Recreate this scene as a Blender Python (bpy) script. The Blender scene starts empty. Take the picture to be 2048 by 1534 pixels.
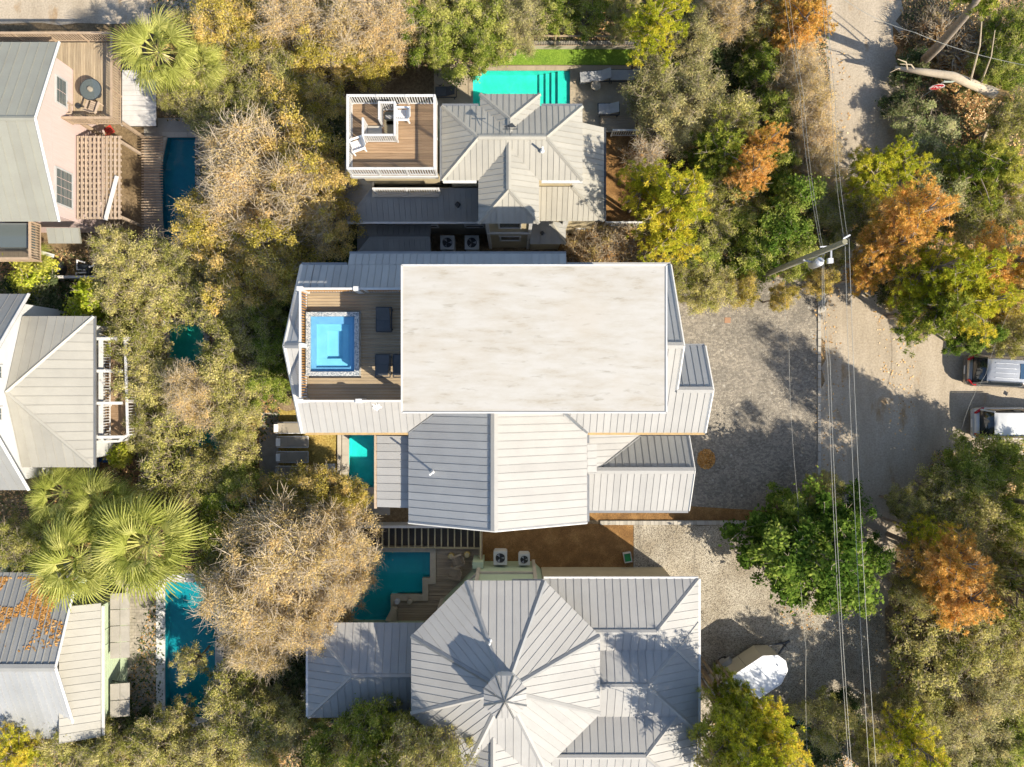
import bpy, math, random
import numpy as np
from mathutils import Vector, Matrix
rnd = random.Random(7)
scene = bpy.context.scene
col = scene.collection

# ---------------------------------------------------------------- camera, sky, sun, exposure
CAM_H = 44.0                      # metres above the ground, looking straight down
FPX = 1420.0                      # focal length in pixels of a 2048 px wide picture
cd = bpy.data.cameras.new('camera'); cam = bpy.data.objects.new('camera', cd); col.objects.link(cam)
cam.location = (0, 0, CAM_H); cam.rotation_euler = (0, 0, 0)
cd.sensor_fit = 'HORIZONTAL'; cd.angle = 2*math.atan(1024/FPX); cd.clip_end = 600; cd.clip_start = 0.5
scene.camera = cam
SUNV = Vector((0.976, -0.683, 1.0)).normalized()      # towards the sun
world = bpy.data.worlds.new('World'); scene.world = world; world.use_nodes = True
wn = world.node_tree; bg = wn.nodes['Background']
sky = wn.nodes.new('ShaderNodeTexSky'); sky.sky_type = 'NISHITA'; sky.sun_disc = False
sky.sun_elevation = math.asin(SUNV.z); sky.sun_rotation = math.atan2(SUNV.x, SUNV.y)
sky.dust_density = 0.8; sky.air_density = 1.0; sky.ozone_density = 1.2
wn.links.new(sky.outputs[0], bg.inputs[0]); bg.inputs[1].default_value = 0.12
sd = bpy.data.lights.new('sun', 'SUN'); sun = bpy.data.objects.new('sun', sd); col.objects.link(sun)
sd.energy = 4.9; sd.angle = math.radians(0.5); sd.color = (1.0, 0.91, 0.76)
sun.rotation_euler = SUNV.to_track_quat('Z', 'Y').to_euler(); sun.location = (20, -14, 60)
vs = scene.view_settings; vs.view_transform = 'Standard'; vs.look = 'None'; vs.exposure = 0.78; vs.gamma = 1; vs.use_curve_mapping = False
scene.cycles.use_denoising = True; scene.cycles.use_adaptive_sampling = True; scene.cycles.adaptive_threshold = 0.03
scene.cycles.max_bounces = 5; scene.cycles.diffuse_bounces = 2; scene.cycles.glossy_bounces = 2; scene.cycles.transparent_max_bounces = 10
scene.cycles.caustics_reflective = False; scene.cycles.caustics_refractive = False

def W(u, v, z=0.0):               # survey: a point read off the aerial photograph at a known height
    k = (CAM_H-z)/FPX
    return Vector(((u-1024)*k, (767-v)*k, z))

# ---------------------------------------------------------------- helpers
def setp(o, label=None, cat=None, group=None, kind=None):
    if label: o['label'] = label
    if cat: o['category'] = cat
    if group: o['group'] = group
    if kind: o['kind'] = kind
    return o
def thing(name, label, cat, loc=(0, 0, 0), rz=0.0, group=None):
    o = bpy.data.objects.new(name, None); col.objects.link(o)
    o.location = loc; o.rotation_euler = (0, 0, rz); o.empty_display_size = 0.3
    return setp(o, label, cat, group)
def place(name, me, mat, parent=None, loc=(0, 0, 0), rot=(0, 0, 0), sc=(1, 1, 1)):
    o = bpy.data.objects.new(name, me); col.objects.link(o)
    if mat is not None and len(me.materials) == 0: me.materials.append(mat)
    o.location = loc; o.rotation_euler = rot; o.scale = sc; o.parent = parent
    return o
class MB:
    def __init__(s): s.v = []; s.f = []
    def poly(s, pts):
        b = len(s.v); s.v += [tuple(p) for p in pts]; s.f.append(tuple(range(b, b+len(pts)))); return s
    def box(s, x0, x1, y0, y1, z0, z1):
        return s.prism([(x0, y0, z0), (x1, y0, z0), (x1, y1, z0), (x0, y1, z0)], (0, 0, z1-z0))
    def prism(s, pts, vec, caps=True):
        b = len(s.v); n = len(pts); vec = Vector(vec)
        s.v += [tuple(p) for p in pts] + [tuple(Vector(p)+vec) for p in pts]
        for i in range(n):
            j = (i+1) % n; s.f.append((b+i, b+j, b+n+j, b+n+i))
        if caps: s.f.append(tuple(range(b+n-1, b-1, -1))); s.f.append(tuple(range(b+n, b+2*n)))
        return s
    def bar(s, p0, p1, w, h, up=(0, 0, 1)):       # square bar, centred on the segment
        p0 = Vector(p0); p1 = Vector(p1); d = (p1-p0).normalized(); up = Vector(up)
        a = d.cross(up)
        if a.length < 1e-4: a = d.cross(Vector((1, 0, 0)))
        a.normalize(); c = a.cross(d).normalized()
        q = [p0+a*sx*w/2+c*sy*h/2 for sx, sy in ((-1, -1), (1, -1), (1, 1), (-1, 1))]
        return s.prism(q, p1-p0)
    def tube(s, pts, rad, n=6, cap=True):
        pts = [Vector(p) for p in pts]
        if not hasattr(rad, '__len__'): rad = [rad]*len(pts)
        b = len(s.v); prev = None
        for i, p in enumerate(pts):
            d = (pts[min(i+1, len(pts)-1)]-pts[max(i-1, 0)]).normalized()
            a = d.cross(Vector((0, 0, 1)) if abs(d.z) < 0.9 else Vector((1, 0, 0))).normalized(); c = d.cross(a)
            if prev is not None and a.dot(prev) < 0: a = -a; c = -c
            prev = a
            for k in range(n):
                t = 2*math.pi*k/n; s.v.append(tuple(p+(a*math.cos(t)+c*math.sin(t))*rad[i]))
        for i in range(len(pts)-1):
            for k in range(n):
                k2 = (k+1) % n; s.f.append((b+i*n+k, b+i*n+k2, b+(i+1)*n+k2, b+(i+1)*n+k))
        if cap:
            s.f.append(tuple(range(b+n-1, b-1, -1))); e = b+(len(pts)-1)*n; s.f.append(tuple(range(e, e+n)))
        return s
    def lathe(s, prof, c=(0, 0, 0), n=16):        # profile of (radius, z)
        b = len(s.v)
        for r, z in prof:
            for k in range(n):
                t = 2*math.pi*k/n; s.v.append((c[0]+r*math.cos(t), c[1]+r*math.sin(t), c[2]+z))
        for i in range(len(prof)-1):
            for k in range(n):
                k2 = (k+1) % n; s.f.append((b+i*n+k, b+i*n+k2, b+(i+1)*n+k2, b+(i+1)*n+k))
        s.f.append(tuple(range(b+n-1, b-1, -1))); e = b+(len(prof)-1)*n; s.f.append(tuple(range(e, e+n)))
        return s
    def mesh(s, name, smooth=False):
        me = bpy.data.meshes.new(name); me.from_pydata(s.v, [], s.f)
        if smooth: me.polygons.foreach_set('use_smooth', [True]*len(me.polygons))
        me.update(); return me
    def build(s, name, mat, parent=None, smooth=False, **kw):
        return place(name, s.mesh(name, smooth), mat, parent, **kw)

# ---------------------------------------------------------------- materials
MATS = {}
def rgb(c): return (c[0], c[1], c[2], 1.0)
def newmat(name):
    m = bpy.data.materials.new(name); m.use_nodes = True; MATS[name] = m
    nt = m.node_tree; b = nt.nodes['Principled BSDF']; return m, nt, b
def nd(nt, t, **kw):
    n = nt.nodes.new(t)
    for k, v in kw.items(): setattr(n, k, v)
    return n
def mixc(nt, fac, a, b, mode='MIX'):
    n = nt.nodes.new('ShaderNodeMix'); n.data_type = 'RGBA'; n.blend_type = mode
    for sock, val in ((n.inputs[0], fac), (n.inputs[6], a), (n.inputs[7], b)):
        if hasattr(val, 'is_output') or isinstance(val, bpy.types.NodeSocket): nt.links.new(val, sock)
        elif isinstance(val, (tuple, list)): sock.default_value = rgb(val)
        else: sock.default_value = val
    return n.outputs[2]
def mth(nt, op, a, b=None, clamp=False):
    n = nt.nodes.new('ShaderNodeMath'); n.operation = op; n.use_clamp = clamp
    for sock, val in ((n.inputs[0], a), (n.inputs[1], b)):
        if val is None: continue
        if isinstance(val, bpy.types.NodeSocket): nt.links.new(val, sock)
        else: sock.default_value = val
    return n.outputs[0]
def wpos(nt, scale=(1, 1, 1)):
    g = nt.nodes.new('ShaderNodeNewGeometry'); m = nt.nodes.new('ShaderNodeMapping')
    m.inputs['Scale'].default_value = scale; nt.links.new(g.outputs['Position'], m.inputs[0]); return m.outputs[0]
def noise(nt, vec, scale, detail=4, rough=0.6):
    n = nt.nodes.new('ShaderNodeTexNoise'); n.inputs['Scale'].default_value = scale
    n.inputs['Detail'].default_value = detail; n.inputs['Roughness'].default_value = rough
    nt.links.new(vec, n.inputs['Vector']); return n.outputs['Fac']
def ramp(nt, fac, stops):
    n = nt.nodes.new('ShaderNodeValToRGB'); e = n.color_ramp.elements
    while len(e) < len(stops): e.new(0.5)
    for i, (p, c) in enumerate(stops): e[i].position = p; e[i].color = rgb(c)
    nt.links.new(fac, n.inputs[0]); return n.outputs[0]
def bump(nt, b, h, strength=0.4, dist=0.02):
    n = nt.nodes.new('ShaderNodeBump'); n.inputs['Strength'].default_value = strength; n.inputs['Distance'].default_value = dist
    nt.links.new(h, n.inputs['Height']); nt.links.new(n.outputs[0], b.inputs['Normal'])
def surf(name, c, c2=None, rough=0.7, metal=0.0, scale=1.5, stretch=(1, 1, 1), lo=0.35, hi=0.65, orand=0.0, bmp=0.0, bscale=20, spec=0.5, fine=0.0):
    """general weathered surface: two colours through world-space noise, per-object variation, fine relief"""
    m, nt, b = newmat(name)
    p = wpos(nt, stretch); f = noise(nt, p, scale, 6, 0.62)
    mr = nd(nt, 'ShaderNodeMapRange'); mr.inputs[1].default_value = lo; mr.inputs[2].default_value = hi; nt.links.new(f, mr.inputs[0])
    cc = mixc(nt, mr.outputs[0], c, c2 or tuple(x*0.85 for x in c))
    if orand:
        oi = nd(nt, 'ShaderNodeObjectInfo'); v = mth(nt, 'MULTIPLY_ADD', oi.outputs['Random'], 2*orand); v.node.inputs[2].default_value = 1-orand
        cc = mixc(nt, 1.0, cc, v, 'MULTIPLY')
    if fine:
        f2 = noise(nt, wpos(nt), 14, 3, 0.7); v = mth(nt, 'MULTIPLY_ADD', f2, 2*fine); v.node.inputs[2].default_value = 1-fine
        cc = mixc(nt, 1.0, cc, v, 'MULTIPLY')
    nt.links.new(cc, b.inputs['Base Color']); b.inputs['Roughness'].default_value = rough; b.inputs['Metallic'].default_value = metal
    b.inputs['Specular IOR Level'].default_value = spec
    if bmp: bump(nt, b, noise(nt, wpos(nt), bscale, 4, 0.6), bmp)
    return m
def M(n): return MATS[n]
surf('metal_white', (.365, .355, .335), (.315, .306, .29), spec=.25, rough=.65, metal=.0, scale=.7, lo=.3, hi=.75, orand=.05, fine=.05)
surf('metal_silver', (.35, .355, .355), (.30, .305, .305), rough=.55, metal=.12, scale=.8, lo=.3, hi=.75, orand=.06, fine=.06)
surf('metal_beige', (.36, .34, .29), (.30, .285, .245), rough=.55, metal=.1, scale=.8, lo=.3, hi=.75, orand=.06, fine=.06)
surf('metal_olive', (.31, .305, .25), (.27, .26, .215), rough=.55, metal=.1, scale=.8, lo=.3, hi=.75, orand=.05, fine=.06)
surf('metal_grey', (.31, .305, .285), (.26, .255, .24), rough=.55, metal=.15, scale=.8, lo=.3, hi=.75, orand=.06, fine=.08)
surf('flashing', (.28, .28, .275), rough=.4, metal=.5, fine=.06)
surf('rake_white', (.58, .57, .545), rough=.5, fine=.05)
surf('paint_white', (.60, .59, .57), (.53, .52, .50), rough=.5, scale=3, fine=.04)
surf('wall_white', (.60, .60, .585), rough=.6, scale=.6, fine=.03)
surf('wall_pink', (.56, .44, .41), (.52, .39, .355), rough=.7, scale=2.5, stretch=(1, 8, .4), fine=.08)
surf('wall_tan', (.52, .44, .28), (.47, .39, .25), rough=.7, scale=2, fine=.05)
surf('wall_greige', (.30, .28, .23), (.26, .24, .2), rough=.7, scale=2, fine=.05)
surf('wall_green', (.46, .54, .36), (.41, .49, .33), rough=.7, scale=2, fine=.05)
surf('wall_grey', (.45, .45, .44), rough=.7, fine=.05)
surf('wood_warm', (.34, .225, .13), (.24, .15, .08), rough=.75, scale=2.2, stretch=(.5, 9, 9), orand=.22, fine=.12)
surf('wood_pale', (.37, .285, .18), (.29, .215, .13), rough=.75, scale=2.2, stretch=(.5, 9, 9), orand=.14, fine=.1)
surf('wood_pale_y', (.40, .315, .205), (.29, .22, .14), rough=.75, scale=2.2, stretch=(9, .6, 9), orand=.16, fine=.12)
surf('wood_grey', (.40, .32, .22), (.31, .24, .165), rough=.8, scale=2.2, stretch=(.5, 9, 9), orand=.16, fine=.12)
surf('wood_rail', (.42, .31, .21), (.34, .25, .17), rough=.75, scale=3, orand=.1)
surf('wood_orange', (.42, .22, .07), rough=.6, scale=3)
surf('wood_lattice', (.44, .34, .25), (.37, .285, .21), rough=.75, scale=3, orand=.12)
surf('wood_joist', (.50, .42, .24), (.42, .35, .2), rough=.8, scale=3, orand=.1)
surf('wood_dark', (.10, .085, .07), rough=.8)
surf('dark_metal', (.05, .055, .06), rough=.5, metal=.3)
surf('dark_fabric', (.085, .09, .095), (.065, .07, .075), rough=.9, fine=.1)
surf('taupe_fabric', (.30, .26, .20), (.27, .235, .18), rough=.9, fine=.08)
surf('grey_fabric', (.36, .36, .35), (.30, .30, .30), rough=.9, fine=.08)
surf('pillow_white', (.78, .78, .75), rough=.9, fine=.04)
surf('plastic_white', (.80, .80, .78), rough=.4)
surf('plastic_red', (.55, .04, .03), rough=.5)
surf('plastic_green', (.02, .30, .08), rough=.45)
surf('plastic_blue', (.02, .10, .38), rough=.5)
surf('plastic_teal', (.02, .30, .35), rough=.5)
surf('plastic_dark', (.04, .05, .06), rough=.45)
surf('ac_case', (.50, .50, .47), (.44, .44, .41), rough=.5, fine=.05)
surf('fan_black', (.03, .03, .032), rough=.5)
surf('fan_blade', (.42, .43, .44), rough=.4, metal=.4)
surf('concrete', (.36, .33, .28), (.28, .26, .22), rough=.9, scale=1.2, fine=.12, bmp=.2)
surf('concrete_pale', (.44, .405, .34), (.37, .34, .29), rough=.9, scale=1.2, fine=.1)
surf('travertine', (.38, .315, .22), (.31, .255, .175), rough=.7, scale=1.5, orand=.1, fine=.1)
surf('limestone', (.48, .425, .34), (.41, .36, .285), rough=.7, scale=1.5, orand=.06, fine=.08)
surf('coping_tan', (.50, .44, .33), (.44, .38, .28), rough=.7, scale=2, orand=.05, fine=.1)
surf('stone_white', (.62, .60, .58), (.52, .50, .48), rough=.8, fine=.12)
surf('bark', (.30, .245, .19), (.20, .16, .12), rough=.9, scale=4, fine=.15)
surf('bark_pale', (.46, .385, .28), (.36, .29, .20), rough=.9, scale=4, fine=.12)
surf('bark_white', (.60, .50, .37), (.50, .41, .29), rough=.9, scale=4)
surf('bark_dark', (.13, .10, .075), (.09, .07, .055), rough=.95, scale=4, fine=.15)
surf('split_wood', (.66, .42, .17), (.52, .31, .11), rough=.8, scale=6, stretch=(1, 6, 1))
surf('pole_wood', (.26, .24, .16), (.20, .18, .12), rough=.9, scale=5, fine=.12)
surf('galvanised', (.55, .56, .57), rough=.4, metal=.5)
surf('wire_grey', (.34, .33, .29), rough=.5, metal=.2)
surf('wire_dark', (.06, .06, .06), rough=.6)
surf('insulator', (.62, .63, .66), rough=.3)
surf('rubber', (.025, .025, .025), rough=.85)
surf('car_silver', (.33, .30, .27), rough=.28, metal=.7, fine=.02)
surf('car_roof_silver', (.42, .43, .44), rough=.3, metal=.6)
surf('car_white', (.62, .63, .63), rough=.25, metal=.1)
surf('car_green', (.04, .16, .12), rough=.25, metal=.2)
surf('car_black', (.02, .022, .025), rough=.2)
surf('trailer_cream', (.52, .49, .39), (.47, .44, .35), rough=.45, scale=1.2)
surf('trailer_roof', (.66, .68, .70), (.58, .60, .62), rough=.35, metal=.2, scale=1.2)
surf('sign_red', (.58, .012, .02), rough=.4)
surf('sign_white', (.82, .82, .82), rough=.4)
surf('sign_green', (.55, .62, .55), rough=.4)
surf('tail_light', (.45, .01, .01), rough=.2)
surf('terracotta', (.50, .22, .11), (.42, .18, .09), rough=.8, fine=.1)
surf('lamp_yellow', (.60, .44, .16), (.5, .36, .12), rough=.6, fine=.1)
surf('tarp_white', (.84, .84, .84), rough=.6)
surf('rust_lid', (.36, .20, .11), (.30, .17, .10), rough=.8, fine=.1)
surf('gutter_leaf', (.50, .33, .14), (.36, .25, .12), rough=.8, scale=3, fine=.2)
def glass(name, c, rough=.06):
    m, nt, b = newmat(name); b.inputs['Base Color'].default_value = rgb(c); b.inputs['Roughness'].default_value = rough
    b.inputs['Specular IOR Level'].default_value = .9; b.inputs['Coat Weight'].default_value = .3; return m
glass('glass_dark', (.018, .024, .03)); glass('glass_grey', (.10, .12, .12)); glass('glass_green', (.03, .16, .12)); glass('glass_blue', (.03, .07, .13))

def membrane():
    m, nt, b = newmat('membrane')
    p = wpos(nt, (.55, 2.2, 1)); f = noise(nt, p, 1.1, 8, .68); f2 = noise(nt, wpos(nt, (.5, 2.4, 1)), 2.1, 5, .6); f3 = noise(nt, wpos(nt), .5, 3, .5)
    c = ramp(nt, f, [(.25, (.30, .26, .195)), (.40, (.385, .355, .305)), (.60, (.43, .41, .375))])
    dark = nd(nt, 'ShaderNodeMapRange'); dark.inputs[1].default_value = .60; dark.inputs[2].default_value = .72; nt.links.new(f2, dark.inputs[0])
    c = mixc(nt, mth(nt, 'MULTIPLY', dark.outputs[0], .55), c, (.22, .20, .15))
    blot = nd(nt, 'ShaderNodeMapRange'); blot.inputs[1].default_value = .5; blot.inputs[2].default_value = .72; nt.links.new(f3, blot.inputs[0])
    c = mixc(nt, mth(nt, 'MULTIPLY', blot.outputs[0], .35), c, (.40, .35, .28))
    nt.links.new(c, b.inputs['Base Color']); b.inputs['Roughness'].default_value = .75
    bump(nt, b, f, .15, .03)
membrane()
def mosaic():
    m, nt, b = newmat('mosaic')
    v = nd(nt, 'ShaderNodeTexVoronoi'); v.inputs['Scale'].default_value = 30; nt.links.new(wpos(nt), v.inputs['Vector'])
    sepc = nd(nt, 'ShaderNodeSeparateColor'); nt.links.new(v.outputs['Color'], sepc.inputs[0])
    c = ramp(nt, sepc.outputs[0], [(.2, (.14, .17, .19)), (.5, (.36, .37, .36)), (.7, (.52, .51, .48))])
    nt.links.new(c, b.inputs['Base Color']); b.inputs['Roughness'].default_value = .4
mosaic()
def water(name, tint, deep=.0):
    m, nt, b = newmat(name); nt.nodes.remove(b)
    out = nt.nodes['Material Output']
    tr = nd(nt, 'ShaderNodeBsdfTransparent'); tr.inputs[0].default_value = rgb(tint)
    gl = nd(nt, 'ShaderNodeBsdfGlossy'); gl.inputs['Roughness'].default_value = .05
    fr = nd(nt, 'ShaderNodeLayerWeight'); fr.inputs[0].default_value = .5
    bp = nd(nt, 'ShaderNodeBump'); bp.inputs['Strength'].default_value = .15; bp.inputs['Distance'].default_value = .06
    f = noise(nt, wpos(nt), 2.6, 3, .55); nt.links.new(f, bp.inputs['Height'])
    nt.links.new(bp.outputs[0], gl.inputs['Normal']); nt.links.new(bp.outputs[0], fr.inputs['Normal']); ff = mth(nt, 'MULTIPLY_ADD', mth(nt, 'POWER', fr.outputs['Facing'], 4.0), .7); ff.node.inputs[2].default_value = .025
    mx = nd(nt, 'ShaderNodeMixShader'); nt.links.new(ff, mx.inputs[0]); nt.links.new(tr.outputs[0], mx.inputs[1]); nt.links.new(gl.outputs[0], mx.inputs[2])
    nt.links.new(mx.outputs[0], out.inputs[0]); return m
water('water_turq', (.22, .93, .84)); water('water_teal', (.18, .90, .90)); water('water_deep', (.16, .80, .84)); water('water_spa', (.62, .90, .98)); water('water_dark', (.14, .66, .74))
surf('plaster_aqua', (.50, .62, .58), (.66, .74, .71), rough=.8, scale=2.2, lo=.35, hi=.7)
surf('plaster_teal', (.50, .62, .62), (.56, .68, .68), rough=.8, scale=1.6)
surf('plaster_dark', (.24, .34, .38), (.30, .40, .44), rough=.8, scale=1.6)
surf('plaster_spa', (.42, .62, .74), (.36, .56, .70), rough=.7, scale=1.6)
surf('spa_tile', (.30, .40, .58), (.36, .46, .62), rough=.4, scale=3)

def ground_mats():
    # leaf litter and sandy soil of the lots
    m, nt, b = newmat('soil_litter')
    f = noise(nt, wpos(nt), .25, 6, .62); f2 = noise(nt, wpos(nt), 6, 4, .7); f3 = noise(nt, wpos(nt), 30, 2, .6)
    c = ramp(nt, f, [(.32, (.13, .10, .055)), (.48, (.22, .165, .095)), (.62, (.33, .265, .18)), (.75, (.40, .34, .25))])
    c2 = ramp(nt, f2, [(.35, (.55, .50, .44)), (.6, (1.1, 1.05, 1.0))]); c = mixc(nt, 1, c, c2, 'MULTIPLY')
    c3 = ramp(nt, f3, [(.35, (.6, .6, .6)), (.65, (1.3, 1.25, 1.15))]); c = mixc(nt, 1, c, c3, 'MULTIPLY')
    nt.links.new(c, b.inputs['Base Color']); b.inputs['Roughness'].default_value = .95; bump(nt, b, f3, .6, .05)
    # road: packed pale sand over asphalt
    m, nt, b = newmat('road_sand')
    f = noise(nt, wpos(nt, (1.2, .25, 1)), .55, 6, .62); f2 = noise(nt, wpos(nt), 9, 5, .7); f4 = noise(nt, wpos(nt, (1, .35, 1)), .9, 4, .6)
    c = ramp(nt, f, [(.30, (.30, .25, .185)), (.46, (.38, .32, .24)), (.65, (.45, .385, .30))])
    c = mixc(nt, mth(nt, 'MULTIPLY', ramp(nt, f4, [(.60, (0, 0, 0)), (.70, (1, 1, 1))]), .75), c, (.30, .19, .085))
    c2 = ramp(nt, f2, [(.3, (.72, .71, .70)), (.6, (1.08, 1.07, 1.05))]); c = mixc(nt, 1, c, c2, 'MULTIPLY')
    nt.links.new(c, b.inputs['Base Color']); b.inputs['Roughness'].default_value = .95; bump(nt, b, f2, .5, .03)
    # cobble pavers of the drive
    m, nt, b = newmat('paver_drive')
    v = nd(nt, 'ShaderNodeTexVoronoi'); v.feature = 'DISTANCE_TO_EDGE'; v.inputs['Scale'].default_value = 7.5; nt.links.new(wpos(nt, (1, 1.3, 1)), v.inputs['Vector'])
    v2 = nd(nt, 'ShaderNodeTexVoronoi'); v2.inputs['Scale'].default_value = 7.5; nt.links.new(wpos(nt, (1, 1.3, 1)), v2.inputs['Vector'])
    sc_ = nd(nt, 'ShaderNodeSeparateColor'); nt.links.new(v2.outputs['Color'], sc_.inputs[0])
    c = ramp(nt, sc_.outputs[0], [(.1, (.19, .17, .14)), (.5, (.26, .23, .185)), (.9, (.32, .285, .23))])
    e = ramp(nt, v.outputs['Distance'], [(.0, (.62, .60, .56)), (.06, (1, 1, 1))]); c = mixc(nt, 1, c, e, 'MULTIPLY')
    f = noise(nt, wpos(nt), .5, 5, .6); c = mixc(nt, 1, c, ramp(nt, f, [(.35, (.80, .80, .80)), (.65, (1.12, 1.1, 1.07))]), 'MULTIPLY')
    v3 = nd(nt, 'ShaderNodeTexVoronoi'); v3.inputs['Scale'].default_value = 1.3; nt.links.new(wpos(nt), v3.inputs['Vector'])
    sp = ramp(nt, v3.outputs['Distance'], [(.07, (1, 1, 1)), (.12, (0, 0, 0))]); c = mixc(nt, mth(nt, 'MULTIPLY', sp, .6), c, (.46, .43, .37))
    nt.links.new(c, b.inputs['Base Color']); b.inputs['Roughness'].default_value = .9; bump(nt, b, v.outputs['Distance'], .8, .05)
    # crushed shell gravel
    m, nt, b = newmat('shell_gravel')
    v = nd(nt, 'ShaderNodeTexVoronoi'); v.inputs['Scale'].default_value = 24; nt.links.new(wpos(nt), v.inputs['Vector'])
    s2 = nd(nt, 'ShaderNodeSeparateColor'); nt.links.new(v.outputs['Color'], s2.inputs[0])
    c = ramp(nt, s2.outputs[0], [(.1, (.19, .165, .13)), (.4, (.38, .34, .27)), (.8, (.52, .47, .38))])
    f = noise(nt, wpos(nt), .45, 5, .6); c = mixc(nt, 1, c, ramp(nt, f, [(.33, (.72, .68, .62)), (.62, (1.06, 1.05, 1.03))]), 'MULTIPLY')
    nt.links.new(c, b.inputs['Base Color']); b.inputs['Roughness'].default_value = .95; bump(nt, b, v.outputs['Distance'], 1, .04)
    # pine straw mulch
    m, nt, b = newmat('mulch')
    f = noise(nt, wpos(nt), 1.1, 5, .65); f2 = noise(nt, wpos(nt), 22, 3, .7)
    c = ramp(nt, f, [(.3, (.15, .078, .026)), (.5, (.225, .12, .04)), (.68, (.32, .185, .07))]); c = mixc(nt, 1, c, ramp(nt, f2, [(.3, (.5, .5, .5)), (.65, (1.35, 1.3, 1.2))]), 'MULTIPLY')
    nt.links.new(c, b.inputs['Base Color']); b.inputs['Roughness'].default_value = .95; bump(nt, b, f2, .9, .05)
    # dry lawn
    m, nt, b = newmat('dry_lawn')
    f = noise(nt, wpos(nt), 9, 4, .7); f2 = noise(nt, wpos(nt), .8, 3, .6)
    c = ramp(nt, f, [(.3, (.20, .13, .03)), (.5, (.40, .28, .07)), (.7, (.52, .40, .14))]); c = mixc(nt, 1, c, ramp(nt, f2, [(.3, (.75, .8, .7)), (.7, (1.1, 1.05, 1))]), 'MULTIPLY')
    nt.links.new(c, b.inputs['Base Color']); b.inputs['Roughness'].default_value = .95; bump(nt, b, f, .8, .05)
    # green artificial turf
    m, nt, b = newmat('turf')
    f = noise(nt, wpos(nt), 12, 4, .7); f2 = noise(nt, wpos(nt), .8, 3, .6)
    c = ramp(nt, f, [(.3, (.09, .17, .012)), (.6, (.20, .32, .03)), (.8, (.40, .50, .14))]); c = mixc(nt, 1, c, ramp(nt, f2, [(.3, (.75, .8, .7)), (.7, (1.1, 1.05, 1))]), 'MULTIPLY')
    nt.links.new(c, b.inputs['Base Color']); b.inputs['Roughness'].default_value = .95; bump(nt, b, f, .8, .04)
    # brick paving
    m, nt, b = newmat('brick_paving')
    br = nd(nt, 'ShaderNodeTexBrick'); br.inputs['Scale'].default_value = 1.0; br.inputs['Brick Width'].default_value = .21; br.inputs['Row Height'].default_value = .105
    br.inputs['Mortar Size'].default_value = .012; br.inputs['Color1'].default_value = rgb((.27, .13, .065)); br.inputs['Color2'].default_value = rgb((.36, .19, .10)); br.inputs['Mortar'].default_value = rgb((.15, .10, .07))
    nt.links.new(wpos(nt), br.inputs['Vector']); f = noise(nt, wpos(nt), 1.3, 5, .65)
    c = mixc(nt, 1, br.outputs['Color'], ramp(nt, f, [(.3, (.7, .7, .7)), (.65, (1.15, 1.1, 1.05))]), 'MULTIPLY')
    nt.links.new(c, b.inputs['Base Color']); b.inputs['Roughness'].default_value = .9; bump(nt, b, br.outputs['Fac'], -.5, .02)
    # small grey pavers
    m, nt, b = newmat('grey_pavers')
    br = nd(nt, 'ShaderNodeTexBrick'); br.inputs['Scale'].default_value = 1.0; br.inputs['Brick Width'].default_value = .30; br.inputs['Row Height'].default_value = .2
    br.inputs['Mortar Size'].default_value = .01; br.inputs['Color1'].default_value = rgb((.30, .275, .24)); br.inputs['Color2'].default_value = rgb((.37, .335, .29)); br.inputs['Mortar'].default_value = rgb((.17, .15, .13))
    nt.links.new(wpos(nt), br.inputs['Vector']); f = noise(nt, wpos(nt), 1.3, 5, .65)
    c = mixc(nt, 1, br.outputs['Color'], ramp(nt, f, [(.3, (.7, .68, .62)), (.65, (1.15, 1.1, 1.05))]), 'MULTIPLY')
    nt.links.new(c, b.inputs['Base Color']); b.inputs['Roughness'].default_value = .9; bump(nt, b, br.outputs['Fac'], -.5, .02)
ground_mats()
LEAF_K = 1.65
def leafmat(name, cols, trans=.45, vary=.12, rough=.6):
    """leaf colour from per-clump and per-leaf attributes of the mesh, plus a shift for each tree"""
    m, nt, b = newmat(name); nt.nodes.remove(b); out = nt.nodes['Material Output']
    a = nd(nt, 'ShaderNodeAttribute'); a.attribute_name = 'tint'; oi = nd(nt, 'ShaderNodeObjectInfo')
    sep = nd(nt, 'ShaderNodeSeparateXYZ'); nt.links.new(a.outputs['Vector'], sep.inputs[0])
    f = mth(nt, 'MULTIPLY_ADD', sep.outputs[0], .62); f.node.inputs[2].default_value = 0
    f = mth(nt, 'ADD', f, mth(nt, 'MULTIPLY', sep.outputs[1], .38))
    f = mth(nt, 'ADD', f, mth(nt, 'MULTIPLY', mth(nt, 'SUBTRACT', oi.outputs['Random'], .5), .35), True)
    n = len(cols); c = ramp(nt, f, [(i/(n-1)*.8+.1, tuple(x*LEAF_K for x in cc)) for i, cc in enumerate(cols)])
    v = mth(nt, 'MULTIPLY_ADD', sep.outputs[1], 2*vary*2); v.node.inputs[2].default_value = 1-vary*2
    c = mixc(nt, 1, c, v, 'MULTIPLY')
    d = nd(nt, 'ShaderNodeBsdfDiffuse'); t = nd(nt, 'ShaderNodeBsdfTranslucent')
    for s in (d, t): nt.links.new(c, s.inputs[0])
    mx = nd(nt, 'ShaderNodeMixShader'); mx.inputs[0].default_value = trans
    nt.links.new(d.outputs[0], mx.inputs[1]); nt.links.new(t.outputs[0], mx.inputs[2])
    nt.links.new(mx.outputs[0], out.inputs[0]); return m
leafmat('leaf_olive', [(.12, .13, .028), (.22, .215, .055), (.32, .295, .095), (.42, .365, .15)])
leafmat('leaf_gold', [(.18, .155, .025), (.33, .27, .055), (.43, .34, .095), (.47, .34, .13)])
leafmat('leaf_tan', [(.29, .22, .085), (.40, .305, .13), (.47, .36, .175), (.48, .34, .155)])
leafmat('leaf_green', [(.075, .112, .018), (.15, .185, .03), (.24, .26, .055), (.34, .325, .095)])
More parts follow.
